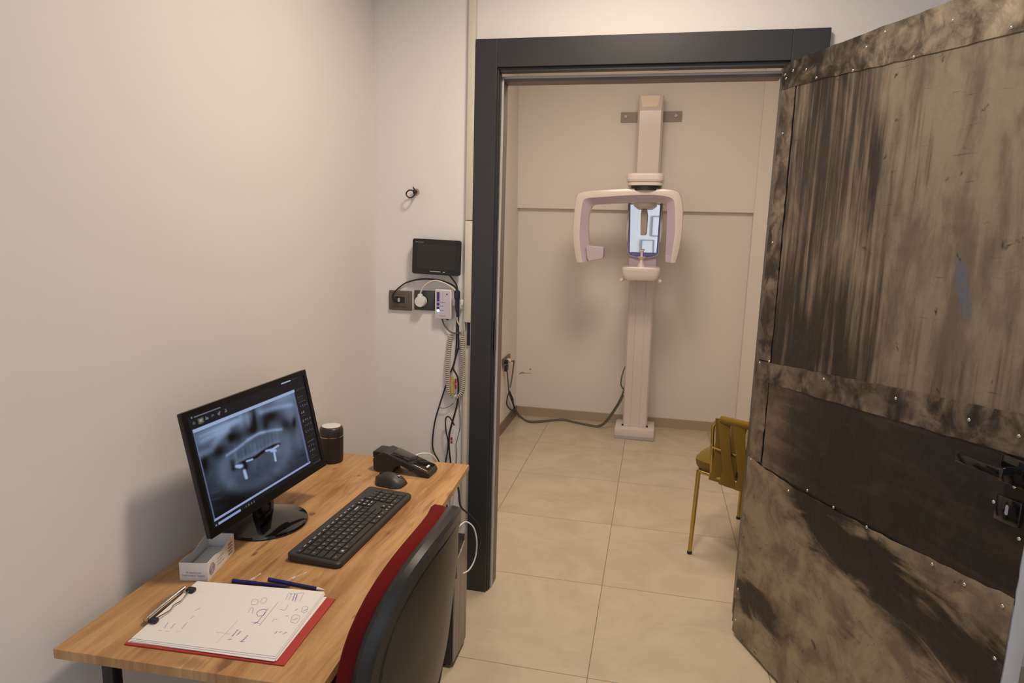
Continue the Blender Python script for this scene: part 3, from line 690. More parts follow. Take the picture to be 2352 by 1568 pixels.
for k in range(4):
    r_ = .0125 - k * .0032; pr.tube([M_s @ Vector((-.047 + r_ * math.cos(a), .019 + r_ * math.sin(a), 0)) for a in [2 * math.pi * i / 24 for i in range(24)]], .0007, 5, 1, True)
for k in range(3): pr.box((hw, -.02, .012 + k * .007), (hw + .0002, .012 - .008 * (k % 2), .0135 + k * .007))
pr.build('emblem', mat('mauve_print', (.30, .22, .27), .7), bx)
pr = MB()
for k in range(4): pr.box((hw, .035, .006 + k * .008), (hw + .0002, .056, .0105 + k * .008))
pr.build('side_print', mat('ochre_print', (.40, .27, .13), .7), bx)

# ------------------------------------------------------------------ clipboard, papers, pens
cl = thing('clipboard', 'red clipboard with a silver wire clip near the desk edge', 'clipboard', (-.03, -3.345, DZ))
BQ = [(-.184, -3.462), (.133, -3.443), (.1205, -3.224), (-.196, -3.243)]
MB().prism(BQ, DZ, DZ + .0028, 'z').build('board', mat('red_board', (.42, .035, .025), .45), cl, world=True, bevel=.0008)
zc = DZ + .0028
def sheetq(q, z0, th=.0007):
    o = MB()
    N = 10; top = []; vs = []; fs = []
    for k in range(N + 1):
        for j in range(N + 1):
            s, t = k / N, j / N
            p = Vector((*q[0], 0)) * (1 - s) * (1 - t) + Vector((*q[1], 0)) * s * (1 - t) + Vector((*q[2], 0)) * s * t + Vector((*q[3], 0)) * (1 - s) * t
            vs.append((p.x, p.y, z0 + .0006 * (s ** 3) * (t ** 3)))
    m_ = N + 1
    for k in range(N):
        for j in range(N): fs.append((k * m_ + j, (k + 1) * m_ + j, (k + 1) * m_ + j + 1, k * m_ + j + 1))
    nv = len(vs); vs2 = vs + [(x, y, z + th) for x, y, z in vs]
    f2 = fs + [tuple(i + nv for i in f[::-1]) for f in fs]
    edge = [k * m_ for k in range(m_)] + [N * m_ + j for j in range(1, m_)] + [k * m_ + N for k in range(N - 1, -1, -1)] + [j for j in range(N - 1, 0, -1)]
    for a, c in zip(edge, edge[1:] + edge[:1]): f2.append((a, c, c + nv, a + nv))
    o.add(vs2, f2)
    return o
PQ = [(-.195, -3.2445), (.0895, -3.2125), (.109, -3.431), (-.178, -3.450)]
labs = ['bottom white sheet of paper held on the red clipboard', 'second white sheet from the bottom on the red clipboard', 'white sheet just below the handwritten one on the clipboard', 'top white sheet with violet handwriting on the red clipboard']
offs = [((0, -.006), (.012, -.012), (.006, -.006), (-.003, -.006)), ((.0, -.004), (.004, -.004), (.004, -.010), (0, -.005)), ((0, -.002), (.002, -.002), (.003, -.004), (0, -.003)), ((0, 0), (0, 0), (0, 0), (0, 0))]
papers = []
for i in range(4):
    q = [(p[0] + d[0], p[1] + d[1]) for p, d in zip(PQ, offs[i])]
    papers.append(tag(sheetq(q, zc + i * .0012, .0010).build('paper_sheet', M_paper), labs[i], 'paper', 'papers on the clipboard'))
zp = zc + 3 * .0012 + .0010
strokes = [[(0.565, 0.929), (0.567, 0.581)], [(0.499, 0.783), (0.6, 0.787)], [(0.742, 0.63), (0.73, 0.238)], [(0.71, 0.593), (0.7, 0.361)], [(0.545, 0.296), (0.539, 0.237), (0.576, 0.238), (0.594, 0.302), (0.561, 0.317), (0.545, 0.296)], [(0.605, 0.266), (0.6, 0.198), (0.63, 0.201), (0.644, 0.274), (0.615, 0.281)], [(0.676, 0.493), (0.646, 0.437), (0.661, 0.386), (0.696, 0.386), (0.708, 0.47), (0.676, 0.493)], [(0.673, 0.586), (0.731, 0.595)], [(0.694, 0.612), (0.711, 0.562)], [(0.768, 0.188), (0.753, 0.087), (0.776, 0.091), (0.791, 0.191)], [(0.822, 0.201), (0.8, 0.077)], [(0.845, 0.205), (0.819, 0.082)], [(0.877, 0.206), (0.86, 0.047)], [(0.769, 0.093), (0.857, 0.048)], [(0.945, 0.354), (0.934, 0.284), (0.965, 0.275), (0.98, 0.327), (0.97, 0.37), (0.945, 0.354)], [(0.955, 0.343), (0.973, 0.307)], [(0.929, 0.526), (0.909, 0.424), (0.96, 0.428), (0.973, 0.53), (0.929, 0.526)], [(0.934, 0.495), (0.955, 0.46)], [(0.588, 0.45), (0.577, 0.372), (0.599, 0.383), (0.62, 0.459)], [(0.786, 0.349), (0.823, 0.357), (0.816, 0.27)], [(0.806, 0.555), (0.802, 0.518), (0.824, 0.505)], [(0.624, 0.817), (0.624, 0.71)], [(0.648, 0.797), (0.653, 0.731)], [(0.62, 0.867), (0.638, 0.849)], [(0.714, 0.871), (0.721, 0.779)], [(0.705, 0.866), (0.729, 0.867)], [(0.137, 0.812), (0.122, 0.724)], [(0.18, 0.809), (0.175, 0.727)], [(0.254, 0.799), (0.246, 0.695)], [(0.12, 0.854), (0.139, 0.849)], [(0.165, 0.85), (0.19, 0.848)], [(0.242, 0.839), (0.263, 0.831)], [(0.241, 0.634), (0.246, 0.593)], [(0.216, 0.511), (0.23, 0.45)], [(0.883, 0.711), (0.891, 0.681)], [(0.908, 0.691), (0.921, 0.674)], [(0.942, 0.704), (0.953, 0.673)], [(0.864, 0.45), (0.877, 0.447)], [(0.896, 0.349), (0.904, 0.323)]]
hwd = MB(); hwf = MB(); hwx = MB(); rnd = random.Random(5)
def onpaper(s, t):
    q = [Vector((*p, 0)) for p in PQ]; p = q[0] * (1 - s) * (1 - t) + q[1] * s * (1 - t) + q[2] * s * t + q[3] * (1 - s) * t
    return (p.x, p.y, zp + .0006 * s ** 3 * t ** 3)
for i, s_ in enumerate(strokes):
    straight = len(s_) == 2
    if straight and math.dist(*s_) < .13 and i > 6:   # short words: scribbled lettering
        (ax, ay), (bx_, by_) = s_; s_ = []
        L_ = math.dist((ax, ay), (bx_, by_)); k_ = max(5, int(L_ / .006))
        for k in range(k_ + 1):
            t = k / k_; s_.append((ax + (bx_ - ax) * t + (.006 if k % 2 else -.006) * rnd.uniform(.5, 1), ay + (by_ - ay) * t + rnd.uniform(-.004, .004)))
    faint = (26 <= i <= 33) or i in (0, 1)
    (hwx if i < 2 else hwf if faint else hwd).tube([onpaper(*p) for p in s_], .0004 if i not in (3, 6) else .0006, 4, 3)
hwd.build('handwriting', M_ink, papers[3]); hwf.build('faint_handwriting', M_inkf, papers[3]); hwx.build('crossed_lines', M_inkf, papers[3])
zk = zp + .001
cp = MB().tube([(-.1965, -3.283, zk + .004), (-.194, -3.34, zk + .0045), (-.190, -3.400, zk + .004)], .0045, 10).tube([(-.183, -3.284, zk + .004), (-.176, -3.30, zk + .005), (-.1705, -3.325, zk + .004), (-.173, -3.342, zk + .004), (-.168, -3.36, zk + .004), (-.171, -3.385, zk + .005), (-.178, -3.399, zk + .004)], .0014, 8)
cp.box((-.1995, -3.397, DZ + .0028), (-.198, -3.286, zk + .002)); cp.build('clip', M_chrome, cl, world=True)
for (a, b_) in (((-.188, -3.280), (-.170, -3.290)), ((-.183, -3.402), (-.166, -3.393))):
    MB().rbox((min(a[0], b_[0]), min(a[1], b_[1]) - .002, zk - .0008), (max(a[0], b_[0]), max(a[1], b_[1]) + .002, zk + .008), .003).build('clip_grip', M_black, cl, world=True)
def pen(label, a, b_, clear):
    a = Vector(a); b_ = Vector(b_); d = (b_ - a); L = d.length
    o = thing('pen', label, 'pen', (a.x, a.y, DZ), (0, 0, math.atan2(d.y, d.x)), 'blue pens behind the clipboard')
    r_ = .0042
    MB().cyl((0, 0, r_), (.055, 0, r_), r_).build('cap', mat('blue_pen_cap', (.010, .010, .16), .3), o)
    MB().cyl((.0551, 0, r_), (L - .018, 0, r_), r_ * .9).build('barrel', mat('blue_pen_barrel', (.008, .008, .10), .3), o)
    MB().cyl((L - .0179, 0, r_), (L, 0, r_), r_ * .9, r2=.0012).build('tip', M_white if clear else M_navy, o)
pen('blue pen half hidden along the papers, left of the other pen', (-.127, -3.2185), (.006, -3.2095), False)
pen('blue pen with a clear ribbed tip beside the white desk marks', (-.055, -3.193), (.084, -3.202), True)

# ------------------------------------------------------------------ office chair
ch = thing('office_chair', 'red office chair with black shell back pushed up to the desk', 'office chair', (.10, -3.20, 0), (0, 0, 0))
M_fab = mat('red_fabric', (.135, .008, .007), .9, spec=.15); NT(M_fab).bump(NT(M_fab).noise(NT(M_fab).coord(), 700, 2), .15, .001)
M_shell = mat('black_shell', (.020, .019, .018), .36)
def backpos(a, c, off):
    """a across (y), c up (z), off outward along +x"""
    s_ = a / .25
    x = .330 - .055 * s_ * s_ + .10 * c + off
    if off < -.03: x -= .022 * max(0, s_ - .35) ** .8    # cushion is fuller at the far side
    return Vector((x, -3.205 + a, .655 + c - .02 * s_ * s_ * (1 if c > 0 else 0)))
def padr(prof, ry, rz, e=2.7, n=56, oy=0, oz=0):
    b = MB(); rings = []
    for k_, off in prof:
        ring = []
        for i in range(n):
            th = 2 * math.pi * i / n; cs, sn = math.cos(th), math.sin(th); g = (abs(cs) ** e + abs(sn) ** e) ** (-1 / e)
            ring.append(backpos(k_ * ry * g * cs + oy, k_ * rz * g * sn + oz, off))
        rings.append(ring)
    b.loft(rings); return b
padr([(.05, -.052), (.45, -.056), (.75, -.058), (.90, -.057), (.97, -.050), (1.0, -.042), (.995, -.028), (.97, -.018), (.5, -.02), (.05, -.02)], .248, .228).build('backrest_cushion', M_fab, ch, world=True)
padr([(.05, -.020), (.6, -.020), (.985, -.018), (1.01, -.006), (1.0, .008), (.975, .015), (.90, .016), (.885, .009), (.865, .009), (.85, .013), (.6, .020), (.3, .023), (.05, .024)], .248, .228).build('back_shell', M_shell, ch, world=True, auto=30)
MB().rbox((-.006, -.012, -.045), (.006, .012, .045), .004, Matrix.Translation(backpos(.212, .04, .012)) @ Matrix.Rotation(R(-30), 4, 'Z')).build('side_slot', M_black, ch, world=True)
b = MB(); rings = []
for k_, z in ((.05, .485), (.6, .487), (.9, .482), (.98, .468), (1, .452), (.97, .436), (.05, .432)):
    ring = []
    for i in range(48):
        th = 2 * math.pi * i / 48; cs, sn = math.cos(th), math.sin(th); g = (abs(cs) ** 3.2 + abs(sn) ** 3.2) ** (-1 / 3.2); ring.append((.06 + .20 * k_ * g * cs, -3.20 + .205 * k_ * g * sn, z))
    rings.append(ring)
b.loft(rings).build('seat', M_fab, ch, world=True)
MB().rbox((-.10, -3.37, .415), (.24, -3.03, .432), .008).rbox((.02, -3.27, .38), (.18, -3.13, .416), .008).build('seat_pan', M_black, ch, world=True)
MB().tube([(.15, -3.2, .40), (.25, -3.2, .40), (.280, -3.2, .425), (.292, -3.2, .46)], .014, 10).build('back_bracket', M_black, ch, world=True)
MB().tube([(.10, -3.10, .40), (.17, -2.99, .395), (.22, -2.96, .39)], .005, 8).build('lever', M_navy, ch, world=True)
MB().cyl((.1, -3.2, .10), (.1, -3.2, .30), .025).cyl((.1, -3.2, .30), (.1, -3.2, .38), .015).build('gas_lift', M_black, ch, world=True)
b = MB()
cast = []
for k in range(5):
    a = R(-36 + 72 * k); e_ = Vector((.1 + .25 * math.cos(a), -3.2 + .25 * math.sin(a), .085)); b.cyl((.1, -3.2, .11), e_, .022, 10, .015); cast.append(e_)
b.cyl((.1, -3.2, .08), (.1, -3.2, .14), .035); b.build('star_base', M_black, ch, world=True)
for e_ in cast:
    MB().cyl((e_.x - .012, e_.y, .027), (e_.x + .012, e_.y, .027), .027, 18).cyl((e_.x, e_.y, .03), (e_.x, e_.y, .09), .007).build('caster', M_black, ch, world=True)

# ------------------------------------------------------------------ computer tower
pc = thing('computer_tower', 'computer tower standing on the floor beside the red chair', 'computer tower', (-.05, -2.39, 0))
M_pcw = mat('scuffed_grey_film', (.26, .225, .20), .38, .25)
t = NT(M_pcw); t.bump(t.noise(t.mapping(t.coord(), scale=(1, 1, .25)), 40, 4, .6, .8), .25, .004); t.base(t.mix(t.mr(t.noise(t.mapping(t.coord(), scale=(30, 30, 2)), 1.5, 4), .45, .7), (.20, .17, .15), (.34, .30, .27)))
MB().rbox((-.27, -2.470, .012), (.146, -2.312, .415), .004).build('case', M_black, pc, world=True)
b = MB(); b.prism([(-2.464, .02), (-2.318, .02), (-2.314, .20), (-2.318, .36), (-2.328, .43), (-2.345, .405), (-2.40, .385), (-2.464, .375)], .1462, .153, 'x'); b.build('rear_panel', M_pcw, pc, world=True, bevel=.002)
for a, c in ((-.24, -2.45), (.11, -2.45), (-.24, -2.335), (.11, -2.335)): MB().cyl((a, c, 0), (a, c, .013), .012).build('foot', M_black, pc, world=True)

# ------------------------------------------------------------------ wall fixtures
tr = thing('cable_trunking', 'slim white vertical cable trunking beside the dark door frame', 'cable trunking', (.041, WY, .28))
MB().rbox((.0285, WY - .022, 1.499), (.0555, WY, CZ), .002).build('cover', M_offw, tr, world=True)
MB().rbox((.0275, WY - .022, 1.112), (.0560, WY, 1.4965), .002).build('cover', M_offw, tr, world=True)
MB().box((.0285, WY - .002, .28), (.0555, WY, 1.112)).box((.0285, WY - .018, .28), (.0305, WY - .002, 1.112)).box((.0535, WY - .018, .28), (.0555, WY - .002, 1.112)).build('channel', M_offw, tr, world=True)
MB().box((.0385, WY - .010, 1.02), (.0530, WY - .0025, 1.112)).build('channel_lining', M_black, tr, world=True)

cs = thing('cable_stub', 'short black cable loop poking out of the upper wall', 'cable', (-.183, WY, 1.60))
MB().tube([(-.178, WY + .002, 1.606), (-.178, WY - .018, 1.604), (-.190, WY - .03, 1.606), (-.200, WY - .035, 1.598), (-.202, WY - .035, 1.588), (-.192, WY - .034, 1.578), (-.180, WY - .03, 1.580), (-.172, WY - .024, 1.592), (-.172, WY - .014, 1.602), (-.178, WY - .006, 1.604)], .0026, 8).build('loop', M_cable, cs, world=True)
MB().sphere((-.175, WY - .014, 1.600), .009, 10, (1, 1.2, 1)).cyl((-.176, WY - .012, 1.604), (-.180, WY - .022, 1.618), .0025).build('connector', M_black, cs, world=True)
MB().cyl((-.176, WY + .004, 1.600), (-.176, WY - .0006, 1.600), .014, 20).build('hole_plug', mat('sand_plaster', (.50, .38, .24), .8), cs, world=True)

mm = thing('small_wall_monitor', 'small black wall monitor mounted left of the door frame', 'monitor', (-.081, WY, 1.356))
Mm = Matrix.Translation((-.0815, WY - .03, 1.3575)) @ Matrix.Rotation(R(1.2), 4, 'Y')
b = MB(); b.prism(rrect(0, 0, .0945, .0665, .008), -.010, .012, 'y', Mm); b.build('housing', M_black, mm, world=True, bevel=.0015)
b = MB(); b.prism(rrect(.002, .001, .076, .046, .001), -.0104, -.0098, 'y', Mm); b.build('screen', M_gloss, mm, world=True)
b = MB(); b.cyl((-.08, WY, 1.36), (-.08, WY - .02, 1.36), .02); b.build('wall_bracket', M_black, mm, world=True)
b = MB()
for k in range(7): b.box((-.021 + k * .0062, -.0106, -.0555), (-.0168 + k * .0062, -.0100, -.0530), Mm)
b.box((.030, -.0106, -.0560), (.038, -.0100, -.0535), Mm); b.build('buttons', M_print, mm, world=True)
b = MB()
for k in range(12): b.box((-.082 + k * .0027, -.0106, .0535), (-.0802 + k * .0027, -.0100, .0552), Mm)
b.build('lettering', M_silver, mm, world=True)

def plate(name, label, cat, x0, x1, z0, z1, m):
    o = thing(name, label, cat, ((x0 + x1) / 2, WY, z0)); MB().rbox((x0, WY - .009, z0), (x1, WY, z1), .002).build('plate', m, o, world=True); return o
so = plate('network_socket', 'brown network socket with a plugged black cable', 'socket', -.2845, -.1905, 1.143, 1.2205, M_brownplate)
MB().rbox((-.266, WY - .0105, 1.157), (-.211, WY - .0088, 1.207), .001).build('insert', M_brownplate, so, world=True)
b = MB()
for zz in (1.1575, 1.2055): b.box((-.266, WY - .0108, zz), (-.211, WY - .0104, zz + .001))
b.build('insert_line', M_black, so, world=True)
MB().box((-.258, WY - .0112, 1.172), (-.218, WY - .0104, 1.197)).build('port', M_black, so, world=True)
po = plate('power_socket', 'dark grey power socket with a white plug in it', 'socket', -.1795, -.0895, 1.148, 1.2255, M_greyplate)
MB().lathe([(.024, 0), (.024, .0015), (.021, .0015), (.021, .0002), (0, .0002)], (0, 0, 0), 28, Matrix.Translation((-.147, WY - .0088, 1.186)) @ Matrix.Rotation(R(90), 4, 'X')).build('socket_ring', M_black, po, world=True)

nc = thing('network_cable', 'black network cable arching from the brown socket to the trunking', 'cable', (-.262, WY, 1.18))
MB().tube([(-.258, -1.972, 1.182), (-.266, -1.972, 1.186), (-.267, -1.968, 1.203), (-.251, -1.962, 1.225), (-.216, -1.955 - .008, 1.251), (-.172, -1.963, 1.266), (-.129, -1.963, 1.271), (-.081, -1.963, 1.269), (-.044, -1.963, 1.26), (-.009, -1.963, 1.241), (.0, -1.963, 1.20), (.002, -1.963, 1.12), (.004, -1.962, 1.0)], .0028).build('cord', M_cable, nc, world=True)
MB().rbox((-.262, -1.981, 1.176), (-.243, -1.9655, 1.194), .002).build('plug', M_black, nc, world=True)
MB().box((-.2425, -1.978, 1.178), (-.236, -1.968, 1.192)).build('plug_tip', M_silver, nc, world=True)

wc = thing('mains_cable', 'white power cord with a round plug arching over the controller box', 'cable', (-.147, WY, 1.186))
MB().lathe([(0, 0), (.0215, 0), (.0215, .022), (.019, .028), (0, .029)], (0, 0, 0), 28, Matrix.Translation((-.147, WY - .0105, 1.184)) @ Matrix.Rotation(R(90), 4, 'X')).rbox((-.158, WY - .036, 1.192), (-.138, WY - .016, 1.214), .006).build('plug', M_white, wc, world=True)
MB().tube([(-.148, -1.980, 1.21), (-.144, -1.982, 1.224), (-.129, -1.984, 1.246), (-.107, -1.984, 1.262), (-.081, -1.984, 1.268), (-.047, -1.984, 1.259), (-.021, -1.984, 1.246), (-.002, -1.984, 1.23), (.012, -1.98, 1.21), (.019, -1.966, 1.17)], .0034).build('cord', M_offw, wc, world=True)

mc = tag(MB().tube([(-.032, -1.975, 1.290), (-.018, -1.97, 1.271), (-.008, -1.967, 1.256), (-.003, -1.965, 1.237), (-.004, -1.963, 1.20), (-.004, -1.96, 1.147), (-.005, -1.96, 1.097), (-.005, -1.96, 1.053), (-.006, -1.962, 1.0), (-.010, -1.964, .955), (-.020, -1.966, .925), (-.028, -1.966, .905)], .0030).build('monitor_cable', M_cable), 'black cable hanging from the small wall monitor', 'cable')

cb = thing('exposure_control_box', 'white x-ray control box with a lit blue light', 'control box', (-.054, WY, 1.12))
MB().rbox((-.088, WY - .028, 1.121), (-.021, WY - .0002, 1.235), .004).build('case', M_white, cb, world=True)
M_panel = mat('lilac_panel', (.62, .58, .64), .4); M_stripe = mat('violet_stripe', (.055, .035, .25), .4)
FYc = WY - .0282
MB().box((-.083, FYc - .0004, 1.127), (-.026, FYc, 1.230)).build('panel', M_panel, cb, world=True)
b = MB()
for z0, z1 in ((1.188, 1.224), (1.172, 1.184), (1.158, 1.168)): b.box((-.0795, FYc - .0008, z0), (-.0690, FYc - .0003, z1))
for z0, wd in ((1.184, .022), (1.170, .014), (1.152, .016)): b.box((-.066, FYc - .0008, z0), (-.066 + wd, FYc - .0003, z0 + .0014))
b.box((-.042, FYc - .0008, 1.215), (-.036, FYc - .0003, 1.219)); b.build('markings', M_stripe, cb, world=True)
MB().sphere((-.0742, FYc, 1.1525), .0062, 12, (1, .4, .8)).build('indicator_light', mat('blue_led', (.1, .3, 1), .3, emit=(.30, .62, 1), es=2.6), cb, world=True)
b = MB(); b.text('Control', .0075, Matrix(((1, 0, 0, -.056), (0, 0, -1, FYc - .0005), (0, 1, 0, 1.133), (0, 0, 0, 1)))); b.build('lettering', M_stripe, cb, world=True)
MB().rbox((-.0208, WY - .020, 1.172), (-.002, WY - .0002, 1.206), .003).rbox((.0175, WY - .040, 1.178), (.0270, WY - .0225, 1.200), .003).box((-.0025, WY - .030, 1.185), (.0175, WY - .0235, 1.195)).build('switch_holder', M_white, cb, world=True)
MB().cyl((-.040, WY - .015, 1.116), (-.040, WY - .015, 1.1215), .006).build('cable_gland', M_black, cb, world=True)
tag(MB().tube([(-.062, -1.97, 1.1205), (-.060, -1.97, 1.112), (-.052, -1.967, 1.093), (-.029, -1.966, 1.07), (-.006, -1.968, 1.066), (.012, -1.97, 1.069)], .0030).build('control_cable', M_greycable), 'grey cable curving under the white control box', 'cable')

hs = thing('hand_switch', 'navy exposure hand switch with a coiled beige cord', 'hand switch', (.007, WY - .04, 1.13))
HY = WY - .040
MB().loft([[(x0 + a * math.cos(k), HY + a * .8 * math.sin(k), z) for k in [2 * math.pi * i / 16 for i in range(16)]] for x0, a, z in ((.0058, .003, 1.133), (.0062, .0035, 1.150), (.0062, .0075, 1.157), (.0062, .0088, 1.168), (.0062, .0088, 1.198), (.0054, .0115, 1.206), (.0050, .0125, 1.212), (.0048, .0125, 1.226), (.0050, .0105, 1.234))]).build('grip', M_navy, hs, world=True)
MB().cyl((.0050, HY, 1.2335), (.0050, HY, 1.239), .006).build('push_button', M_navy, hs, world=True)
path = catmull([Vector(p) for p in [(-.028, -1.963, 1.058), (-.033, -1.965, 1.005), (-.035, -1.972, .937), (-.034, -1.972, .87), (-.026, -1.972, .828), (-.002, -1.972, .812), (.021, -1.972, .830), (.028, -1.972, .874), (.027, -1.972, .942), (.024, -1.972, 1.009), (.021, -1.968, 1.06)]], 60)
L_ = [0]
for a, c in zip(path[:-1], path[1:]): L_.append(L_[-1] + (c - a).length)
turns = L_[-1] / .0080; N = int(turns * 9); pts = []; j = 0
for i in range(N + 1):
    d = L_[-1] * i / N
    while j < len(L_) - 2 and L_[j + 1] < d: j += 1
    p = path[j].lerp(path[j + 1], (d - L_[j]) / (L_[j + 1] - L_[j] + 1e-9)); tg = (path[min(j + 3, len(path) - 1)] - path[max(j - 3, 0)]).normalized()
    yv = Vector((0, 1, 0)); nv = tg.cross(yv).normalized(); a = 2 * math.pi * i / 9
    pts.append(p + .0080 * (math.cos(a) * nv + math.sin(a) * yv))
MB().tube(pts, .0025, 6, 1, smooth_path=False).build('coiled_cord', mat('beige_cord', (.55, .50, .42), .5), hs, world=True)
MB().tube([(.0058, HY, 1.134), (.007, -1.990, 1.115), (.018, -1.982, 1.090), (.0215, -1.970, 1.062)], .0028).tube([(-.028, -1.963, 1.058), (-.020, -1.962, 1.066), (.0, -1.9585, 1.070), (.02, -1.963, 1.075)], .0022).build('lead', M_offw, hs, world=True)

def cable(label, pts, r_, m=M_cable, name='cable', group='black cables hanging behind the desk'):
    return tag(MB().tube(pts, r_).build(name, m), label, 'cable', group)
def yz(L, y): return [(x, y, z) for x, _, z in L]
blk_a = [(-.040, 0, .87), (-.061, 0, .805), (-.086, 0, .72), (-.097, 0, .653), (-.099, 0, .597), (-.09, 0, .565), (-.07, 0, .529), (-.05, 0, .45), (-.03, 0, .30)]
cable('black cable bowing out left of the hanging cables', yz(blk_a, -1.963), .0030)
blk_b = [(.006, 0, 1.008), (-.008, 0, .953), (-.012, 0, .925), (.006, 0, .891), (.009, 0, .828), (.003, 0, .772), (-.017, 0, .697), (-.026, 0, .649), (-.025, 0, .593), (-.018, 0, .53), (-.01, 0, .40)]
cable('thick black cable running straight down below the coiled cord', yz(blk_b, -1.9755), .0036)
blk_c = [(-.002, 0, .699), (-.017, 0, .725), (-.031, 0, .733), (-.039, 0, .716), (-.035, 0, .666), (-.027, 0, .629), (-.029, 0, .591), (-.038, 0, .526), (-.04, 0, .42)]
cable('black cable with a hooked end below the coiled cord', yz(blk_c, -1.985), .0028)
cable('thin grey wire curling beside the trunking', yz([(.006, 0, .80), (.012, 0, .755), (.015, 0, .692), (.006, 0, .644), (-.001, 0, .611), (.003, 0, .583), (.001, 0, .534), (.0, 0, .45)], -1.962), .0014, M_greycable, 'wire', None)
cable('thin dark wire hanging in a short curve', yz([(-.075, 0, .763), (-.051, 0, .761), (-.028, 0, .771), (-.012, 0, .786)], -1.969), .0012, M_greycable, 'wire', None)
def rca(label, x, z0, z1, m, y=-1.985):
    o = thing('video_connector', label, 'connector', (x, y, z0), group='audio video connectors on the cables')
    mid = (z0 + z1) / 2
    MB().cyl((0, 0, 0), (0, 0, mid - z0 - .002), .0042, 12).cyl((0, 0, mid - z0 + .002), (0, 0, z1 - z0), .0042, 12).build('sleeve', m, o)
    MB().cyl((0, 0, mid - z0 - .002), (0, 0, mid - z0 + .002), .003, 12).build('collar', M_silver, o)
rca('yellow video connector inside the loop of coiled cord', -.0135, .828, .898, M_yellow)
rca('red video connector beside the yellow one inside the coiled loop', .0012, .848, .888, M_red)
rca('small red connector hanging below the coiled loop', -.013, .624, .648, M_red)
MB_ = tag(MB().tube([(.098, -2.318, .60), (.102, -2.312, .56), (.094, -2.308, .50), (.088, -2.308, .43)], .003).build('cable', M_white), 'short white cable dropping behind the desk corner', 'cable')
tag(MB().tube([(.128, -2.345, .452), (.147, -2.32, .462), (.172, -2.31, .44), (.185, -2.31, .39), (.182, -2.315, .33), (.170, -2.345, .30), (.152, -2.365, .293)], .0026).build('cable', M_white), 'white cable loop plugged into the computer tower', 'cable')
tag(MB().tube([(.085, -2.27, .62), (.105, -2.275, .56), (.115, -2.28, .50), (.150, -2.28, .47), (.185, -2.275, .42), (.182, -2.28, .34), (.150, -2.29, .30)], .0036).build('cable', M_cable), 'black cable looping against the door frame behind the tower', 'cable')

# ------------------------------------------------------------------ x-ray machine
xr = thing('dental_xray_machine', 'tall white panoramic dental x-ray machine against the back wall', 'x-ray machine', (.66, .39, 0), (0, R(-.6), 0))
M_xr = mat('warm_white_plastic', (.66, .585, .56), .22, spec=.5)
M_lav = mat('lavender_plastic', (.52, .44, .52), .4)
M_bluef = mat('blue_frame_plastic', (.12, .11, .32), .35)
MB().rbox((-.142, -.145, 0), (.142, .10, .018), .003).build('base_sole', mat('grey_sole', (.40, .37, .39), .5), xr)
MB().rbox((-.140, -.143, .018), (.140, .10, .078), .006).build('base', M_xr, xr)
b = MB(); prof = [(-.088, .08), (-.088, -.055), (-.078, -.072), (-.035, -.075), (-.028, -.070), (.028, -.070), (.035, -.075), (.078, -.072), (.088, -.055), (.088, .08)]
b.prism(prof, .078, 1.30, 'z'); b.build('lower_column', M_xr, xr, bevel=.002)
b = MB()
for sx_ in (-1, 1): b.box((sx_ * .088 - .006, -.07, .078), (sx_ * .088 + .006, -.05, .088))
b.build('column_slot', M_black, xr)
# upper column with sloping top facet
b = MB()
cw = .086
b.prism([(-cw, .20), (-cw, .065), (-cw + .014, .04), (cw - .014, .04), (cw, .065), (cw, .20)], 1.30, 2.30, 'z')
b.add([(-cw, .20, 2.30), (-cw, .065, 2.30), (-cw + .014, .04, 2.30), (cw - .014, .04, 2.30), (cw, .065, 2.30), (cw, .20, 2.30), (-cw, .20, 2.405), (-cw, .075, 2.405), (-cw + .006, .065, 2.405), (cw - .006, .065, 2.405), (cw, .075, 2.405), (cw, .20, 2.405)],
      [(0, 1, 7, 6), (1, 2, 8, 7), (3, 4, 10, 9), (4, 5, 11, 10), (5, 0, 6, 11), (2, 3, 9, 8), (11, 10, 9, 8, 7, 6)])
b.build('upper_column', M_xr, xr)
zq = lambda z: .04 + .025 * (z - 2.30) / .105 - .0015
b = MB(); b.add([(-.057, zq(2.325), 2.325), (.045, zq(2.328), 2.328), (.060, zq(2.402), 2.402), (-.072, zq(2.402), 2.402), (-.057, zq(2.325) + .003, 2.325), (.045, zq(2.328) + .003, 2.328), (.060, zq(2.402) + .003, 2.402), (-.072, zq(2.402) + .003, 2.402)], [(0, 1, 2, 3), (7, 6, 5, 4), (0, 4, 5, 1), (1, 5, 6, 2), (2, 6, 7, 3), (3, 7, 4, 0)])
b.build('top_patch', mat('cream_patch', (.86, .74, .60), .4), xr)  # cream patch on the sloping top facet
M_steel = mat('brushed_steel', (.20, .165, .14), .45, .35)
br = MB().box((-.21, .197, 2.25), (.215, .206, 2.318)).build('wall_bracket', M_steel, xr)
for px in (-.175, .175): MB().cyl((px, .198, 2.287), (px, .187, 2.287), .012, 6).build('bracket_bolt', mat('dull_bolt', (.30, .27, .25), .45, .6), br)
# carriage cap
AX, AY = .0, -.27
b = MB(); b.prism(rrect(-.005, -.19, .120, .20, .05), 1.790, 1.848, 'z'); b.build('carriage', M_xr, xr, bevel=.016)
b = MB(); b.prism(rrect(-.005, -.19, .112, .19, .045), 1.770, 1.7905, 'z'); b.build('carriage_skirt', M_xr, xr, bevel=.004)
MB().cyl((AX, AY, 1.740), (AX, AY, 1.7702), .098, 32).build('rotor_collar', M_black, xr)
MB().rbox((-.07, -.08, 1.775), (.07, .06, 1.84), .01).build('carriage_arm', M_xr, xr)
MB().lathe([(0, 0), (.092, 0), (.095, .006), (.085, .012), (0, .012)], (AX, AY, 1.738), 32).build('rotor_ring', M_offw, xr)
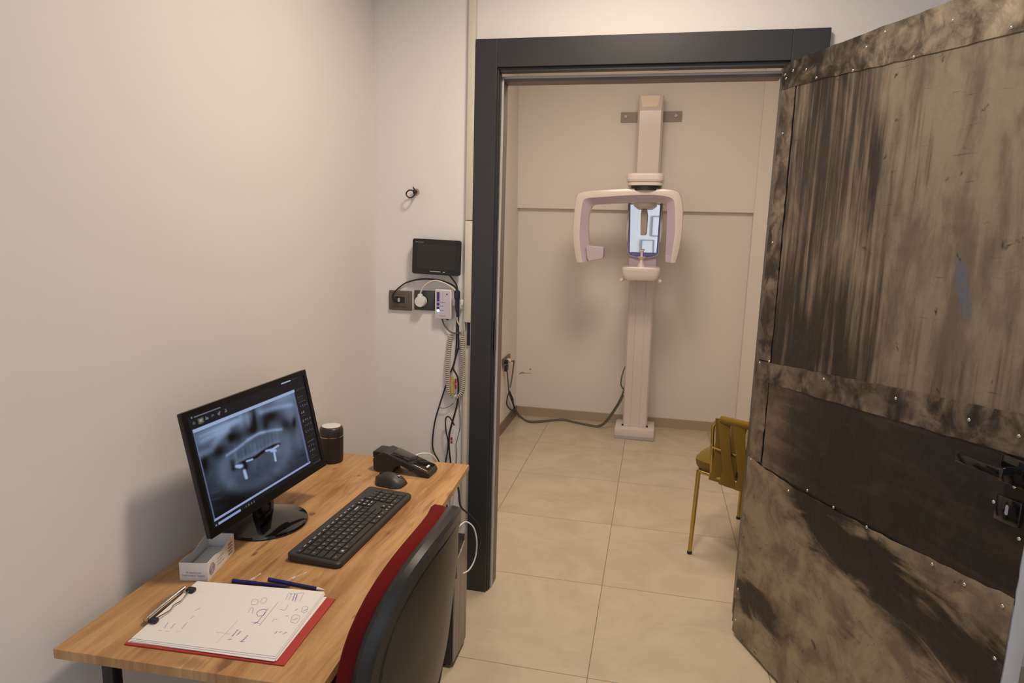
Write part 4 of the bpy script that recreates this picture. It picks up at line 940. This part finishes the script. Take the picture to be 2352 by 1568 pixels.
# rotating C-arm: outer white shell with lavender inner faces
def bez(p, n): return catmull([Vector((a, c, 0)) for a, c in p], n)
outer = [(-0.433, 1.265), (-0.447, 1.319), (-0.461, 1.407), (-0.467, 1.49), (-0.462, 1.593), (-0.455, 1.67), (-0.447, 1.711), (-0.426, 1.729), (-0.364, 1.739), (-0.271, 1.747), (-0.17, 1.752), (-0.069, 1.756), (0.006, 1.757), (0.081, 1.755), (0.15, 1.751), (0.195, 1.741), (0.218, 1.722), (0.233, 1.683), (0.246, 1.609), (0.247, 1.484), (0.236, 1.368), (0.216, 1.281)]
mid_ = [(-0.391, 1.266), (-0.402, 1.321), (-0.415, 1.409), (-0.417, 1.491), (-0.412, 1.594), (-0.403, 1.661), (-0.393, 1.681), (-0.362, 1.69), (-0.31, 1.694), (-0.244, 1.699), (-0.168, 1.705), (-0.067, 1.711), (-0.007, 1.713), (0.058, 1.712), (0.123, 1.705), (0.158, 1.696), (0.179, 1.682), (0.188, 1.652), (0.194, 1.598), (0.2, 1.483), (0.191, 1.367), (0.184, 1.28)]
inner = [(-0.336, 1.279), (-0.346, 1.323), (-0.36, 1.41), (-0.368, 1.493), (-0.367, 1.57), (-0.357, 1.616), (-0.347, 1.639), (-0.329, 1.65), (-0.288, 1.654), (-0.227, 1.658), (-0.166, 1.661), (-0.065, 1.666), (-0.004, 1.668), (0.051, 1.667), (0.101, 1.663), (0.126, 1.656), (0.139, 1.646), (0.143, 1.621), (0.146, 1.582), (0.148, 1.481), (0.149, 1.365), (0.148, 1.286)]
in2 = [(c[0] + (c[0] - a[0]) * .5, c[1] + (c[1] - a[1]) * .5) for a, c in zip(outer, inner)]
O3, I3, M3, J3 = [[(v.x, v.y) for v in bez(q, 4)] for q in (outer, inner, mid_, in2)]
yf, yb = AY - .075, AY + .07
def armring(i):
    o_, i_, m_, j_ = O3[i], I3[i], M3[i], J3[i]
    e = (o_[0] * .9 + m_[0] * .1, o_[1] * .9 + m_[1] * .1)
    return [(o_[0], yf + .03, o_[1]), (e[0], yf + .008, e[1]), ((e[0] + m_[0]) / 2, yf, (e[1] + m_[1]) / 2), (m_[0], yf + .001, m_[1]), (i_[0], yf + .05, i_[1]), (i_[0], yb, i_[1]), (o_[0], yb, o_[1])]
rg = [armring(i) for i in range(len(O3))]
def strip(idx, name, m, extra=None):
    b = MB(); nR = len(rg)
    vs = [p for r_ in rg for p in r_]; fs = []
    for k in range(nR - 1):
        for a in idx:
            c = (a + 1) % 7; fs.append((k * 7 + a, k * 7 + c, (k + 1) * 7 + c, (k + 1) * 7 + a))
    if 5 in idx: fs += [tuple(range(7))[::-1], tuple(range((nR - 1) * 7, nR * 7))]
    b.add(vs, fs, True); return b
arm = strip([0, 1, 2, 4, 5, 6], 'rotating_arm', M_xr).build('rotating_arm', M_xr, xr, auto=35)
strip([3], 'arm_inner_face', M_lav).build('arm_inner_face', M_lav, xr)
# receptor head at the lower end of the left arm
hp = [(-.350, 1.275), (-.261, 1.295), (-.255, 1.315), (-.255, 1.362), (-.262, 1.371), (-.352, 1.380), (-.372, 1.37), (-.365, 1.30)]
MB().prism(hp, yf + .012, yb - .002, 'y').build('sensor_head', M_lav, xr, bevel=.004)
MB().prism([(.150, 1.287), (.160, 1.280), (.210, 1.281), (.214, 1.31), (.152, 1.33)], yf + .006, yb - .002, 'y').build('tube_head_end', M_lav, xr, bevel=.004)
# mirror unit
my = -.10
def shield(hw_t, hw_b, z0, z1, cz=.012):
    return [(-hw_b, z0 + .02), (-hw_b * .85, z0 + .006), (-hw_b * .4, z0 - cz * .4), (0, z0 - cz), (hw_b * .4, z0 - cz * .4), (hw_b * .85, z0 + .006), (hw_b, z0 + .02), (hw_t, z1), (-hw_t, z1)]
ox = -.001
def sh(*a, **k): return [(x + ox, z) for x, z in shield(*a, **k)]
MB().prism(sh(.118, .110, 1.300, 1.672), my, my + .016, 'y').build('mirror_frame', mat('greyblue_plastic', (.30, .28, .38), .4), xr, bevel=.005)
MB().prism(sh(.108, .099, 1.312, 1.668), my - .004, my, 'y').build('mirror_border', M_bluef, xr, bevel=.002)
M_mir = mat('mirror_glass', (.93, .95, .98), .02, 1)
MB().prism([(x + ox, z) for x, z in ((-.090, 1.336), (.090, 1.336), (.100, 1.668), (-.100, 1.668))], my - .0052, my - .0041, 'y').build('mirror', M_mir, xr)
MB().rbox((-.098, my + .016, 1.24), (.094, .02, 1.66), .01).build('patient_support', M_lav, xr)
MB().lathe([(0, 0), (.05, .0), (.076, .020), (.080, .050), (.080, .058), (0, .058)], (0, my - .085, 1.628), 32).build('temple_support', M_xr, xr)
MB().prism([(x - .004, z) for x, z in ((-.018, 1.452), (.016, 1.452), (.022, 1.470), (.024, 1.585), (.016, 1.63), (-.018, 1.63), (-.022, 1.60))], my - .09, my - .075, 'y').build('temple_arm', mat('warm_grey_plastic', (.34, .28, .24), .45), xr, bevel=.006)
for sx_ in (-1, 1): MB().prism([(sx_ * .108, 1.40), (sx_ * .116, 1.42), (sx_ * .122, 1.50), (sx_ * .118, 1.58), (sx_ * .106, 1.63), (sx_ * .104, 1.52)], my - .05, my - .004, 'y').build('side_guide', mat('clear_grey', (.45, .42, .42), .3), xr, bevel=.003)
# chin rest
b = MB(); rings = []
for k_, z in ((.80, 1.156), (.90, 1.166), (.97, 1.195), (1.0, 1.222), (.99, 1.236), (.94, 1.2425), (.80, 1.244)):
    rings.append([(-.005 + (x * k_), -.20 + (y * (k_ * .5 + .5)), z) for x, y in rrect(0, 0, .126, .125, .03, 5)])
b.loft(rings); b.build('chin_rest', M_xr, xr, auto=40)
MB().lathe([(0, 0), (.026, 0), (.024, .006), (.012, .030), (.010, .046), (.026, .064), (.028, .068), (.008, .066), (.008, .10), (.013, .104), (.013, .112), (0, .112)], (-.006, -.25, 1.2435), 24).build('bite_post', M_xr, xr)
for sx_ in (-1, 1):
    MB().tube([(sx_ * .085 - .005, -.26, 1.172), (sx_ * .115 - .005, -.27, 1.160), (sx_ * .134 - .005, -.275, 1.146)], .013, 8).build('hand_grip', M_xr, xr)
# its cables
cable('grey cable rising up the wall from the top of the x-ray machine', [(.585, .612, 2.40), (.588, .612, 2.47), (.584, .612, 2.55), (.578, .612, 2.64), (.576, .612, CZ)], .007, M_greycable, 'power_cable', None)
sk2 = [(-.24, .575, .0066), (-.135, .457, .0066), (.082, .585, .0066), (.204, .545, .0066), (.323, .50, .0066), (.378, .485, .010), (.420, .47, .035), (.457, .46, .085), (.495, .455, .15), (.531, .45, .222), (.560, .455, .30), (.570, .46, .37)]
fc = cable('grey floor cable trailing from the machine to the left corner', [(-.272, .50, .10), (-.265, .56, .04)] + sk2, .0062, M_greycable, 'floor_cable', None)
cable('second grey cable lying close beside the floor cable', [(-.262, .48, .09), (-.255, .53, .03), (-.225, .54, .0052), (-.12, .435, .0052), (.085, .565, .0052), (.204, .530, .0052), (.323, .482, .0052), (.385, .465, .009), (.430, .45, .035), (.468, .44, .085), (.505, .435, .15), (.542, .43, .222), (.565, .43, .28)], .0050, M_greycable, 'floor_cable', None)
cable('short grey cable loop on the left side of the column', [(.568, .45, .50), (.553, .44, .46), (.541, .43, .408), (.540, .43, .36), (.552, .44, .331), (.568, .45, .315)], .0048, M_greycable, 'cable', None)

# sockets on the x-ray room's side wall
ws = thing('wall_socket', 'brown double wall socket on the x-ray room side wall', 'socket', (-.296, .235, .47))
MB().rbox((-.300, .12, .500), (-.286, .352, .548), .002, Matrix.Translation((0, 0, 0))).build('plate', M_brownplate, ws, world=True)
wp = thing('wall_plug', 'white plug with a cord in the side wall socket', 'plug', (-.275, .24, .49))
MB().cyl((-.2855, .25, .515), (-.258, .25, .515), .017, 18).build('plug', M_white, wp, world=True)
MB().tube([(-.262, .25, .512), (-.252, .30, .505), (-.262, .37, .49), (-.270, .39, .43), (-.272, .36, .36), (-.272, .31, .30)], .0055).build('cord', M_greycable, wp, world=True)
wp2 = thing('wall_plug', 'dark plug with a cord below the side wall socket', 'plug', (-.275, .17, .47))
MB().cyl((-.2858, .165, .523), (-.262, .165, .523), .015, 18).rbox((-.284, .14, .455), (-.264, .20, .500), .004).build('plug', M_black, wp2, world=True)
MB().tube([(-.270, .17, .458), (-.270, .19, .42), (-.271, .235, .34), (-.272, .262, .285)], .0055).build('cord', M_greycable, wp2, world=True)
cbnd = thing('cable_bundle', 'bundle of coiled dark cables on the side wall skirting', 'cable bundle', (-.272, .36, .08))
bun = MB()
for k in range(5):
    o_ = .004 * (k - 2); bun.tube([(-.268 + .003 * (k % 2), .255 + o_, .282), (-.262 + o_ * .5, .33 + o_, .21), (-.264 - o_ * .4, .40 + o_ * 2, .15), (-.268, .47 + o_, .095)], .0055)
bun.build('strands', M_cable, cbnd, world=True)
MB().tube([(-.268, .25, .275), (-.266, .19, .25), (-.264, .165, .21), (-.264, .24, .16), (-.264, .35, .115), (-.266, .46, .09)], .005).build('loop', M_cable, cbnd, world=True)

# ------------------------------------------------------------------ mustard chair
F = Vector((.50, .866, 0)); RR = Vector((.866, -.50, 0))
yc_loc = Vector((.98, -1.405, 0)) + F * .265 + RR * .245
yc = thing('accent_chair', 'mustard velvet chair with gold legs behind the open door', 'chair', tuple(yc_loc), (0, 0, math.atan2(RR.y, RR.x)))   # local x right, y forward
M_must = mat('mustard_velvet', (.170, .102, .007), .75, spec=.2); M_must.node_tree.nodes['Principled BSDF'].inputs['Sheen Weight'].default_value = .25
ZR = .408
for (tx, ty, bx_, by_) in ((-.238, -.262, -.247, -.272), (.238, -.262, .247, -.272), (-.238, .255, -.245, .265), (.238, .255, .245, .265)):
    lg = MB().cyl((bx_, by_, .012), (tx, ty, ZR), .0095, 12, .0105).build('leg', M_gold, yc)
    MB().cyl((bx_, by_, 0), (bx_, by_, .013), .0115, 12).build('foot_cap', M_black, lg)
rail = [(-.238, -.255), (-.17, -.278), (-.08, -.302), (0, -.308), (.08, -.302), (.17, -.278), (.238, -.255), (.245, -.10), (.245, .12), (.238, .248), (.12, .268), (0, .272), (-.12, .268), (-.238, .248), (-.245, .12), (-.245, -.10)]
MB().tube([(x, y, ZR) for x, y in rail], .0085, 10, 5, True).build('seat_rail', M_gold, yc)
hoop = [(-.165, -.284, ZR), (-.168, -.292, .52), (-.170, -.298, .62), (-.162, -.304, .655), (-.135, -.312, .672), (-.08, -.325, .677), (0, -.332, .678), (.08, -.325, .677), (.135, -.312, .672), (.162, -.304, .655), (.170, -.298, .62), (.168, -.292, .52), (.165, -.284, ZR)]
MB().tube(hoop, .0085, 10, 6).build('back_hoop', M_gold, yc)
MB().tube([(-.169, -.294, .545), (-.08, -.317, .545), (0, -.323, .545), (.08, -.317, .545), (.169, -.294, .545)], .006, 8).build('back_bar', M_gold, yc)
def yback(x): return -.332 + .045 * (x / .17) ** 2
k_ = 0
for i, (x0, x1, front) in enumerate([(-.118, -.140, 0), (-.112, -.062, 1), (-.035, -.085, 0), (-.040, .012, 1), (.040, -.010, 0), (.035, .088, 1), (.115, .070, 0), (.110, .140, 1)]):
    b = MB(); rings = []
    for k in range(11):
        t = k / 10; x = x0 + (x1 - x0) * t; z = .685 - (.685 - .392) * t; wv = (.029 if front else .034) - .008 * math.sin(math.pi * t)
        yv = yback(x) + .020 * t + (-.012 if front else .012) * math.sin(math.pi * t) - .010
        rings.append([(x - wv, yv - .002, z), (x - wv * .6, yv - .005, z), (x + wv * .6, yv - .005, z), (x + wv, yv - .002, z), (x + wv, yv + .004, z), (x - wv, yv + .004, z)])
    b.loft(rings); b.build('woven_strap', M_must, yc)
MB().tube([(-.125, -.318, .684), (-.06, -.330, .687), (0, -.335, .688), (.06, -.330, .687), (.125, -.318, .684)], .017, 10).build('top_roll', M_must, yc)
b = MB(); rings = []
for k_, z in ((.05, .502), (.5, .500), (.8, .493), (.93, .482), (1.0, .458), (.985, .430), (.94, .408), (.05, .406)):
    ring = []
    for i in range(48):
        th = 2 * math.pi * i / 48; cs_, sn = math.cos(th), math.sin(th); g = (abs(cs_) ** 8 + abs(sn) ** 8) ** (-1 / 8); ring.append((-.010 + .272 * k_ * g * cs_, -.004 + .276 * k_ * g * sn, z))
    rings.append(ring)
b.loft(rings).build('seat_cushion', M_must, yc)

# ------------------------------------------------------------------ framed notices, seen in the machine's mirror
def notice(label, cx, cz, w_, h_):
    o = thing('framed_notice', label, 'picture frame', (cx, -6.70, cz - h_ / 2), group='framed notices on the wall opposite')
    b = MB(); t_ = .014
    for a, c in (((cx - w_ / 2, cz - h_ / 2), (cx + w_ / 2, cz - h_ / 2 + t_)), ((cx - w_ / 2, cz + h_ / 2 - t_), (cx + w_ / 2, cz + h_ / 2)), ((cx - w_ / 2, cz - h_ / 2 + t_), (cx - w_ / 2 + t_, cz + h_ / 2 - t_)), ((cx + w_ / 2 - t_, cz - h_ / 2 + t_), (cx + w_ / 2, cz + h_ / 2 - t_))): b.box((a[0], -6.6998, a[1]), (c[0], -6.68, c[1]))
    b.build('frame', mat('grey_frame', (.25, .24, .28), .4), o, world=True)
    MB().box((cx - w_ / 2 + t_, -6.6998, cz - h_ / 2 + t_), (cx + w_ / 2 - t_, -6.69, cz + h_ / 2 - t_)).build('sheet', M_paper, o, world=True)
notice('larger framed notice, upper one seen in the mirror', .78, 1.58, .30, .34)
notice('smaller framed notice, lower one seen in the mirror', .58, 1.22, .22, .26)
